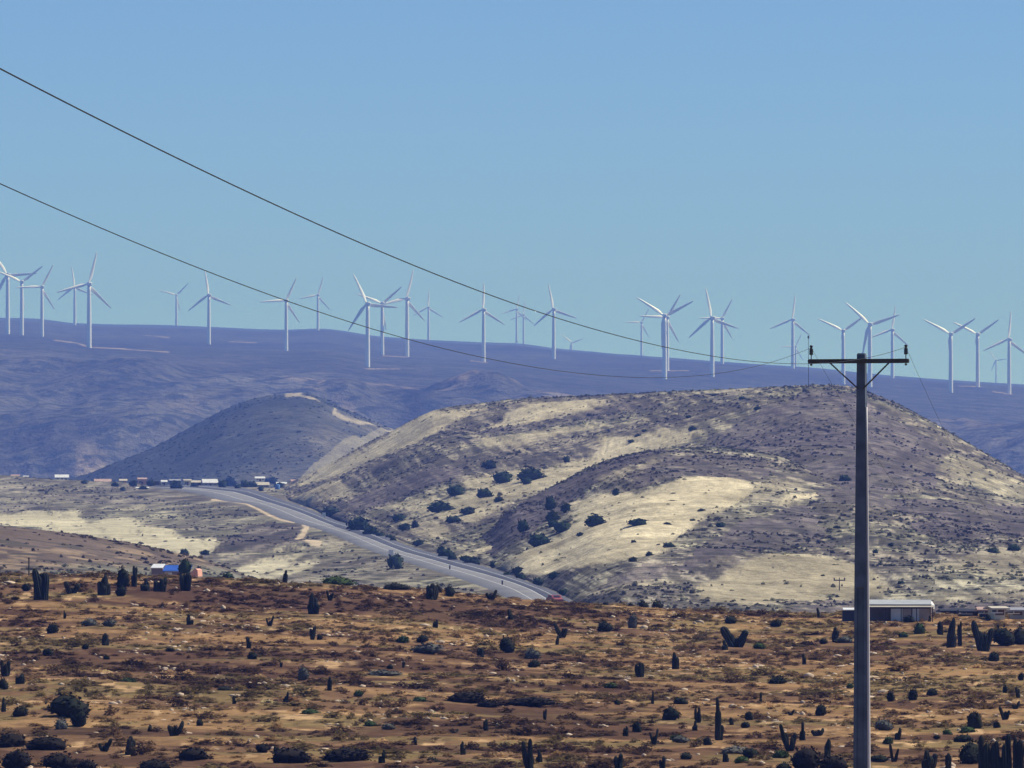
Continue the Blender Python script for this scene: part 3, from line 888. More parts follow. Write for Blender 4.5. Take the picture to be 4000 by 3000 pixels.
def tuft(name, mat, n, seed):
    """dry bunch grass: thin blades leaning outwards"""
    r = np.random.default_rng(seed)
    a = r.random(n) * 6.283; le = 0.35 + 0.65 * r.random(n); out = r.random(n) ** 0.7
    b0 = np.stack([np.cos(a) * 0.16 * out, np.sin(a) * 0.16 * out, np.zeros(n)], -1)
    tip = np.stack([np.cos(a) * (0.10 + 0.42 * out), np.sin(a) * (0.10 + 0.42 * out), le * (1.05 - 0.5 * out)], -1)
    sd_ = np.stack([-np.sin(a), np.cos(a), np.zeros(n)], -1) * 0.035
    v = np.stack([b0 - sd_, b0 + sd_, tip], 1).reshape(-1, 3)
    return mesh_from(name, v, (np.arange(n * 3)).reshape(-1, 3), mat)


def tint_mat(name, trans):
    """plants take the tone of the soil patch they grow in, with their own spread"""
    m, nt, b = new_mat(name, 0.95, 0.05)
    at_ = nd(nt, 'ShaderNodeAttribute', attribute_name='tint', attribute_type='INSTANCER')
    geo = nd(nt, 'ShaderNodeNewGeometry')
    no = nd(nt, 'ShaderNodeTexNoise'); no.inputs['Scale'].default_value = 3.0
    nt.links.new(geo.outputs['Position'], no.inputs['Vector'])
    mr = nd(nt, 'ShaderNodeMapRange'); mr.inputs[1].default_value = 0.3; mr.inputs[2].default_value = 0.7; mr.inputs[3].default_value = 0.7; mr.inputs[4].default_value = 1.3
    nt.links.new(no.outputs[0], mr.inputs[0])
    mx = nd(nt, 'ShaderNodeMix', data_type='RGBA', blend_type='MULTIPLY'); mx.inputs[0].default_value = 1
    nt.links.new(at_.outputs['Color'], mx.inputs[6]); nt.links.new(mr.outputs[0], mx.inputs[7])
    nt.links.new(mx.outputs[2], b.inputs['Base Color'])
    tb = nd(nt, 'ShaderNodeBsdfTranslucent'); nt.links.new(mx.outputs[2], tb.inputs[0])
    ms = nd(nt, 'ShaderNodeMixShader'); ms.inputs[0].default_value = trans
    nt.links.new(b.outputs[0], ms.inputs[1]); nt.links.new(tb.outputs[0], ms.inputs[2])
    nt.links.new(ms.outputs[0], nt.nodes['Material Output'].inputs[0])
    return m


M['tint'] = tint_mat('scrub_twigs', 0.4)
M['stone'] = plain('pale_stone', (0.52, 0.40, 0.28), 0.9, 0.1, 1.5, 0.3)

view = ((G.P[..., 1] > 372) & (G.P[..., 1] < 640) & (np.abs(G.px0 - 2000) < 2500)).astype(float)
XG, YG = G.P[..., 0], G.P[..., 1]
dens = smooth(0.38, 0.6, fbm(XG / 7, YG / 9, 4, 201))


def rnd_rot(n, tilt=0.15):
    return np.stack([RNG.normal(size=n) * tilt, RNG.normal(size=n) * tilt, RNG.random(n) * 6.283], -1)


def scatter_hill(name, S, n, w, size, hgt, src, label):
    p, i, j = S.scatter(n, w)
    s = size * np.exp(RNG.normal(size=n) * 0.45); h = hgt * np.exp(RNG.normal(size=n) * 0.3)
    p[:, 2] -= 0.15
    tint = np.clip(S.col[i, j] * np.array([0.74, 0.80, 0.78]) * np.exp(RNG.normal(size=(n, 1)) * 0.3), 0.012, 0.5)
    return instances(name, p, np.stack([s, s * 0.9, h], -1), rnd_rot(n, 0.1), src, label, 'scrub', tint)


hs = leaf_dome('hill_scrub', M['tint'], 60, 31, 0.34, core=False, rag=0.5)
inview = lambda S: (np.abs(S.px0 - 2000) < 2400).astype(float)
patch = lambda S, sc_, sd_: smooth(0.42, 0.62, fbm(S.P[..., 0] / sc_, S.P[..., 1] / sc_, 4, sd_))
scatter_hill('hillside_scrub', B, 7500, inview(B) * (1 - 0.93 * B.tan) * (patch(B, 40, 221) + 0.1) * (B.t[:, None] < 0.88) * (B.t[:, None] > 0.09), 0.8, 0.42, hs, 'grey green scrub dotted over the main hill right of the road')
scatter_hill('spur_scrub', S2, 6500, inview(S2) * (1 - 0.95 * S2.tan) * (patch(S2, 30, 223) + 0.1) * (S2.t[:, None] < 0.9) * (S2.t[:, None] > 0.09), 0.66, 0.36, hs, 'grey green scrub dotted over the front spur')
nearroad = smooth(20, 45, np.minimum(polydist(V.px0, V.py0, ROAD_L, 1.5), np.minimum(polydist(V.px0, V.py0, ROAD_M, 1.5), polydist(V.px0, V.py0, ROAD_R, 1.5))))
scatter_hill('valley_scrub', V, 4200, inview(V) * (V.px0 < 2200) * (1 - 0.97 * V.tan) * nearroad * (patch(V, 35, 225) + 0.06) * (V.t[:, None] < 0.92), 0.75, 0.4, hs, 'grey green scrub dotted over the valley left of the road')
scatter_hill('hillock_scrub', L, 1500, (patch(L, 18, 227) + 0.1) * (L.t[:, None] < 0.8), 0.7, 0.35, hs, 'low dark scrub on the hillock at the left')
scatter_hill('dark_hill_scrub', C, 3500, (1 - 0.95 * C.tan) * (patch(C, 80, 229) + 0.1) * (C.t[:, None] < 0.84), 1.3, 0.6, hs, 'dark scrub on the hill behind the village')


# ------------------------------------------------------------------ utility pole and its wires
PD = 138.0
px2m = PD / F
pole = empty('utility_pole', (at(3366, 2030, PD).x, PD, -8.6), R(-14))
tag(pole, 'dark square concrete utility pole with wooden crossarm and two insulators at the right', 'utility pole')
ZB = 8.6
zp = lambda py: (HOR - py) * px2m + ZB          # height above the pole's base


def section(w, dp, z, groove=0.0):
    # square section, with a groove in the front face
    g = groove; a, b = w / 2, dp / 2
    gi = a * 0.55
    return [(-a, -b, z), (-gi, -b, z), (-gi + 0.012, -b + g, z), (gi - 0.012, -b + g, z), (gi, -b, z), (a, -b, z), (a, b, z), (-a, b, z)]


mb = MB()
top, mid = zp(1380), zp(2296)
wz = lambda z: np.interp(z, [0, zp(3000), mid, top], [0.31, 0.285, 0.25, 0.165])
prof = []
for z in (-0.9, 0, 1, 2, zp(3000), 4.6, 5.6, 6.6, mid - 0.02):
    prof.append(section(wz(z), wz(z) * 1.12, z, 0.035))
for z in (mid + 0.02, mid + 1, mid + 2, mid + 3, mid + 4, top - 0.03):
    prof.append(section(wz(z), wz(z) * 1.12, z, 0.0))
prof.append(section(wz(top) * 0.86, wz(top) * 0.9, top, 0.0))
mb.rings(prof)
link('shaft', mb.mesh('shaft', M['concrete']), pole)
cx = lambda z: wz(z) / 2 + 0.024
link('conduit_lit_edge', MB().tube([(cx(z), -wz(z) * 0.40, z) for z in np.linspace(0.1, zp(1590), 14)], [float(np.interp(z, [0, zp(3000), zp(1590)], [0.040, 0.038, 0.018])) for z in np.linspace(0.1, zp(1590), 14)], 10).mesh('conduit_lit_edge', plain('pale_conduit_lit_edge', (0.62, 0.57, 0.54), 0.6, 0.3, 2.0, 0.1), True), pole)['label'] = 'pale pipe up the right side of the pole, its upper run a painted sunlit edge'  # pale pipe, carried on upward to paint in the shaft's sunlit edge
za0, za1 = zp(1420), zp(1403)
arm_c = (3361 - 3366) * px2m
mb = MB(); hw = 1.04
e = 0.018
mb.rings([[(s, -0.205 + yy, zc) for yy, zc in ((-0.05 + e * t_, za0 + e * t_), (0.05 - e * t_, za0 + e * t_), (0.05 - e * t_, za1 - e * t_), (-0.05 + e * t_, za1 - e * t_))] for s, t_ in ((-hw, 1), (-hw + 0.02, 0), (hw - 0.02, 0), (hw, 1))])
mb.box(-0.04, 0.04, -0.275, -0.25, (za0 + za1) / 2 - 0.03, (za0 + za1) / 2 + 0.03)
arm = link('crossarm', mb.mesh('crossarm', M['timber']), pole, (arm_c, 0, 0))
for s in (-1, 1):
    b0 = Vector((s * 0.62, -0.235, za0 + 0.02)); b1 = Vector((s * 0.055, -0.12, zp(1518)))
    mb = MB().tube([b0, b0.lerp(b1, 0.5), b1], 0.017, 6)
    link('brace', mb.mesh('brace', M['steel'], True), pole)
ins_x = {}
for s in (-1, 1):
    xx = arm_c + s * (hw - 0.065)
    ins = link('insulator', MB().lathe([(0.012, za1 + 0.085), (0.036, za1 + 0.09), (0.043, za1 + 0.11), (0.036, za1 + 0.13), (0.043, za1 + 0.15), (0.035, za1 + 0.175), (0.045, za1 + 0.195), (0.028, za1 + 0.215), (0.022, za1 + 0.235), (0.034, za1 + 0.25), (0.034, za1 + 0.275), (0.015, za1 + 0.285)], 12, (xx, -0.205)).mesh('insulator', M['porcelain'], True), pole)
    pin = MB().lathe([(0.011, za0 - 0.05), (0.011, za1 + 0.1)], 8, (xx, -0.205)).lathe([(0.026, za0 - 0.04), (0.026, za0 - 0.012)], 6, (xx, -0.205))
    link('pin', pin.mesh('pin', M['steel'], True), ins)
    ins_x[s] = pole.matrix_world
bpy.context.view_layer.update()


def wire(s, far, label):
    m4 = Matrix.Translation(pole.location) @ Matrix.Rotation(R(-14), 4, 'Z')
    w0 = m4 @ Vector((arm_c + s * (hw - 0.065), -0.205, za1 + 0.235))
    k = 0.11
    pts = []
    if not far:
        for y in np.linspace(w0.y, 6.0, 90):
            zm, ym, kn = (2.05, 73.0, 0.00044) if s > 0 else (1.90, 80.0, 0.00056)
            z = zm + (kn * (y - ym) ** 2 if y < ym else (w0.z - zm) * ((y - ym) / (w0.y - ym)) ** 2)
            pts.append((w0.x + k * (y - w0.y), y, z))
    else:
        for y in np.linspace(w0.y, 268.0, 70):
            t = (y - w0.y) / (268.0 - w0.y)
            pts.append((w0.x + k * (y - w0.y), y, w0.z * (1 - t) + (-2.8) * t - 4 * t * (1 - t) * 1.5))
    o = link('power_wire', MB().tube(pts, 0.0032 if far else (0.0046 if s > 0 else 0.0040), 6).mesh('power_wire', M['wire'], True))
    tag(o, label, 'wire', 'wires of the power line')


wire(1, False, 'upper of the two wires sagging across the sky from the upper left')
wire(-1, False, 'lower of the two wires, meeting the skyline left of centre')
wire(1, True, 'faint wire descending to the right from the right insulator')
wire(-1, True, 'faint wire descending behind the pole from the left insulator')

# distant mast on the hill top and a small pole in the valley
def far_pole(px, py, S, h, label, cross):
    p = S.hit(px, py)
    o = empty('distant_pole', p)
    tag(o, label, 'utility pole')
    link('shaft', MB().lathe([(0.10, -0.8), (0.07, h)], 8).mesh('shaft', M['timber']), o)
    if cross:
        link('crossarm', MB().box(-cross, cross, -0.2, -0.1, h - 0.55, h - 0.35).mesh('crossarm', M['timber']), o)
        link('insulator', MB().lathe([(0.1, h - 0.34), (0.13, h - 0.1), (0.05, h)], 8, (-cross * 0.9, -0.15)).mesh('insulator', M['porcelain']), o)
        link('insulator', MB().lathe([(0.1, h - 0.34), (0.13, h - 0.1), (0.05, h)], 8, (cross * 0.9, -0.15)).mesh('insulator', M['porcelain']), o)
    else:
        link('cap', MB().lathe([(0.3, h - 0.6), (0.3, h + 0.1), (0.1, h + 0.4)], 8).mesh('cap', M['timber']), o)
    return p


far_pole(3158, 1515, B, 17.0, 'thin dark mast rising from the hilltop beside the left insulator', 0)
far_pole(3279, 2306, S2, 2.2, 'tiny dark utility pole on the pale slope left of the big pole', 1.0)


# ------------------------------------------------------------------ wind turbines
HUB, BL = 78.0, 41.0
tower_me = MB().lathe([(3.0, -8), (3.0, 0), (2.85, 20), (2.6, 45), (2.25, 70), (2.1, 76.6)], 20).mesh('tower', M['white_steel'], True)
mb = MB()
mb.rings([[(xx * w, yy, HUB + zz * hh) for xx, zz in ((-1, -.7), (-.7, -1), (.7, -1), (1, -.7), (1, .7), (.7, 1), (-.7, 1), (-1, .7))] for yy, w, hh in ((-7.4, 1.3, 1.4), (-6.6, 2.1, 2.1), (1.5, 2.5, 2.5), (2.6, 2.0, 2.1))])
nacelle_me = mb.mesh('nacelle', M['white_steel'])
mb = MB()
mb.rings([[(r * math.cos(2 * math.pi * j / 14), yy, r * math.sin(2 * math.pi * j / 14)) for j in range(14)] for yy, r in ((-1.6, 1.5), (-0.8, 1.75), (0.6, 1.7), (1.7, 1.2), (2.3, 0.4))])
hub_me = mb.mesh('hub', M['white_steel'], True)


def blade_mesh():
    rings = []
    for t in (0, .03, .07, .13, .2, .3, .42, .55, .7, .83, .93, .98, 1.0):
        z = 1.2 + t * (BL - 1.2)
        ch = np.interp(t, [0, .04, .2, .5, .8, .96, 1], [2.2, 2.4, 4.5, 3.4, 2.3, 1.4, 0.5])
        th = np.interp(t, [0, .05, .2, 1], [0.95, 0.85, 0.42, 0.08])
        tw = R(np.interp(t, [0, .2, .5, 1], [24, 18, 7, 1]) + 3)
        ring = []
        for xx, yy in ((-0.30, 0), (-0.22, .5), (0.0, .8), (.35, .55), (.70, 0), (.35, -.3), (0.0, -.55), (-0.22, -.42)):
            x_, y_ = xx * ch, yy * th
            ring.append((x_ * math.cos(tw) - y_ * math.sin(tw), x_ * math.sin(tw) + y_ * math.cos(tw) + 0.9 * t * t, z))
        rings.append(ring)
    return MB().rings(rings).mesh('blade', M['white_steel'], True)


blade_me = blade_mesh()
# hub x, hub y, base x, base y (photo), blade angle (degrees, counter-clockwise from right), yaw, in front of the skyline?
TURB = [
    (27, 1070, 30, 1305, 124, 30, 1), (88, 1101, 85, 1309, 37, 26, 1), (163, 1121, 164, 1315, 62, 30, 1), (292, 1121, 289, 1264, 98, 30, 0),
    (350, 1110, 348, 1359, 75, 30, 1), (689, 1153, 689, 1280, 45, 18, 0), (818, 1153, 816, 1345, 98, 30, 1), (1118, 1175, 1118, 1370, 64, 28, 1),
    (1242, 1153, 1239, 1292, 72, 26, 0), (1432, 1187, 1436, 1433, 115, 32, 1), (1493, 1185, 1493, 1386, 40, 20, 1), (1588, 1167, 1590, 1393, 74, 42, 1),
    (1674, 1201, 1667, 1323, 88, 28, 0), (1888, 1210, 1889, 1414, 88, 30, 1), (2018, 1209, 2005, 1346, 76, 34, 0), (2045, 1230, 2038, 1341, 82, 28, 0),
    (2163, 1208, 2163, 1402, 101, 26, 1), (2233, 1339, 2233, 1372, 20, 14, 0), (2506, 1260, 2502, 1393, 60, 26, 0), (2594, 1233, 2596, 1481, 27, 12, 1),
    (2610, 1240, 2606, 1448, 58, 24, 1), (2784, 1242, 2782, 1472, 101, 30, 1), (2821, 1244, 2815, 1425, 60, 26, 0), (3097, 1249, 3096, 1445, 82, 32, 0),
    (3108, 1354, 3100, 1445, 62, 28, 0), (3289, 1292, 3294, 1500, 35, 12, 1), (3394, 1267, 3398, 1511, 18, 14, 1), (3486, 1289, 3479, 1477, 80, 30, 0),
    (3712, 1305, 3714, 1533, 32, 14, 1), (3816, 1306, 3819, 1511, 34, 18, 1), (3942, 1326, 3942, 1538, 84, 28, 1), (3891, 1407, 3888, 1506, 8, 18, 0)]
FARBL = {3: 82, 5: 68, 8: 76, 12: 70, 14: 62, 15: 58, 17: 52, 18: 66, 22: 92, 23: 98, 24: 60, 27: 98, 31: 46}
ORD = ['first', 'second', 'third', 'fourth', 'fifth', 'sixth', 'seventh', 'eighth', 'ninth', 'tenth', 'eleventh', 'twelfth', 'thirteenth', 'fourteenth', 'fifteenth', 'sixteenth', 'seventeenth', 'eighteenth', 'nineteenth', 'twentieth', 'twenty-first', 'twenty-second', 'twenty-third']
ORD += [f'{t}-{o}' if o else t[:-1] + 'ieth' for t, lst in (('twenty', ORD[3:9]), ('thirty', [None] + ORD[:9])) for o in lst]
cnt = [0, 0]
for i, (hx, hy, bx, by, ang, yaw, front) in enumerate(TURB):
    if front:
        p = D.hit(bx, by)
        if p is None: p = at(bx, by, 9000)
        s = min(1.12, max(0.88, (by - hy) / F * p.y / HUB))
    else:
        d = BL * F / FARBL[i]
        x = (hx - 2000) / F * d
        s = 1.0
        z = (HOR - hy) / F * d - HUB
        p = Vector((x, d, z))
    o = empty('wind_turbine', p, R(yaw * 0.55))       # rotor side points away from the camera and to the left
    o.scale = (s, s, s)
    cnt[front] += 1
    if front:
        lab = f'white wind turbine on the near slope of the plateau, {ORD[cnt[1] - 1]} from the left there'
    else:
        lab = f'hazy wind turbine rooted behind the skyline, {ORD[cnt[0] - 1]} from the left there'
    tag(o, lab, 'wind turbine', 'wind turbines on the plateau')
    t = link('tower', tower_me, o)
    if not front: t.scale = (1, 1, 1)
    link('nacelle', nacelle_me, o)
    hb = link('hub', hub_me, o, (0, 4.4, HUB))
    for k in range(3):
        a = R(90 - ang - 120 * k)
        # seen from behind the rotor; the disc is turned by the yaw, so widen the angle to keep the seen one
        link('blade', blade_me, hb, (0, 0, 0), (0, a, 0))


# ------------------------------------------------------------------ plants: countable cacti and bushes
def stem_mesh(name, seed, lean=0.0, ribs=9):
    r = np.random.default_rng(seed)
    rings = []
    prof = [(0, .72), (.04, .9), (.15, 1.0), (.4, 1.05), (.7, 1.0), (.86, .9), (.94, .68), (.985, .36), (1.0, .08)]
    bx, by = r.normal() * 0.18, r.normal() * 0.18
    for t, rr in prof:
        ring = []
        wob = 1 + 0.10 * math.sin(t * 9 + seed)
        for j in range(ribs * 2):
            a = math.pi * j / ribs
            q = 0.5 * rr * wob * (1.0 if j % 2 else 0.80)
            ring.append((q * math.cos(a) + bx * math.sin(t * 2.2), q * math.sin(a) + by * math.sin(t * 2.5), t))
        rings.append(ring)
    return MB().rings(rings).mesh(name, M['cactus'])


STEMS = [stem_mesh('stem', s) for s in range(6)]
CROWN = {}
for key, mat, lf, rg in (('bush', 'bush', 0.10, 0.40), ('mound', 'mound', 0.10, 0.5), ('green', 'green_bush', 0.12, 0.45), ('grey', 'grey_bush', 0.12, 0.5)):
    CROWN[key] = [leaf_dome('crown', M[mat], 520, 300 + 17 * s + len(key), lf, rag=rg) for s in range(4)]
VCROWN = [leaf_dome('crown', M['valley_bush'], 260, 400 + s, 0.16, rag=0.45) for s in range(4)]
stem_wood = MB().tube([(0, 0, -0.3), (0.02, 0.01, 0.1), (0.0, 0.03, 0.55)], [0.07, 0.06, 0.03], 7).mesh('stem', M['bark'])


def field_point(px, py):
    p = G.hit(px, min(py, 3040))
    if p is None:
        d = 630.0
        x = (px - 2000) / F * d
        p = Vector((x, d, G.drop(x, d)))
    return p


def cactus(px, py, w, h, label, group, kind):
    p = field_point(px, py)
    k = p.y / F
    W, H = w * k, h * k
    r = random.Random(int(px * 7 + py))
    o = empty('cactus', p - Vector((0, 0, 0.04)), r.random() * 6.28 if kind == 'c' else 0)
    tag(o, label, 'cactus', group)
    if kind == 't':            # one tall column with a slimmer top and small arms at the foot
        link('stem', STEMS[0], o, (0, 0, 0), (0, 0, 0), (W * 0.9, W * 0.9, H * 0.72))
        link('stem', STEMS[3], o, (-0.1 * W, 0, H * 0.5), (0, R(-4), 0), (W * 0.5, W * 0.5, H * 0.5))
        link('stem', STEMS[1], o, (0.35 * W, 0.1, 0), (0, R(5), 0), (W * 0.6, W * 0.6, H * 0.36))
        return o
    if kind == 'v':            # two or three diverging arms from one foot
        tilt = math.atan2(W * 0.42, H * 0.75)
        th = min(W * 0.30, H * 0.36)
        sg = r.choice([-1, 1])
        link('stem', STEMS[r.randrange(6)], o, (-0.10 * W * sg, 0, 0), (0, -tilt * sg, r.random()), (th * 1.1, th, H * 1.0))
        link('stem', STEMS[r.randrange(6)], o, (0.10 * W * sg, 0.05, 0), (R(r.uniform(-8, 8)), tilt * sg * r.uniform(.75, 1.0), 0), (th, th * .9, H * r.uniform(.6, .8)))
        link('stem', STEMS[r.randrange(6)], o, (0.02 * W, 0.1, 0), (0, tilt * sg * r.uniform(.1, .4), 0), (th, th, H * r.uniform(.4, .62)))
        link('stem', STEMS[r.randrange(6)], o, (-0.12 * W * sg, 0.12, 0), (0, -tilt * sg * r.uniform(.2, .5), 0), (th * .9, th * .9, H * r.uniform(.45, .7)))
        return o
    n = 3 if w < 24 else (4 if w < 34 else (5 if w < 50 else 7))
    th = W / (2.0 if n <= 3 else 2.4 if n <= 5 else 2.9)
    for j in range(n):
        a = 6.28 * j / n + r.random() * 0.7
        rad = (W - th) * 0.5 * (0.55 + 0.45 * r.random()) if n > 3 else (W - th) * 0.5
        hh = H * (0.45 + 0.5 * r.random()) if j else H
        if j == 0: rad *= 0.3
        ln = r.uniform(0.0, 0.2)
        link('stem', STEMS[r.randrange(6)], o, (math.cos(a) * rad, math.sin(a) * rad, 0), (-math.sin(a) * ln, math.cos(a) * ln, r.random() * 6), (th, th * r.uniform(.85, 1.1), hh))
    return o


def bush(px, py, w, h, label, group, kind):
    p = field_point(px, py)
    k = p.y / F
    W, H = w * k, h * k
    r = random.Random(int(px * 3 + py * 5))
    o = empty('bush', p - Vector((0, 0, 0.05)), 0)
    tag(o, label, 'bush', group)
    key = {'b': 'bush', 'm': 'mound', 'g': 'green', 'y': 'grey'}[kind]
    link('crown', CROWN[key][r.randrange(4)], o, (0, 0, 0), (0, 0, r.choice([0, 1.57, 3.14, 4.71])), (W, W, H * 1.04))
    link('stem', stem_wood, o, (0, 0, 0), (0, 0, r.random() * 6), (min(W, 1.2), min(W, 1.2), H))
    return o


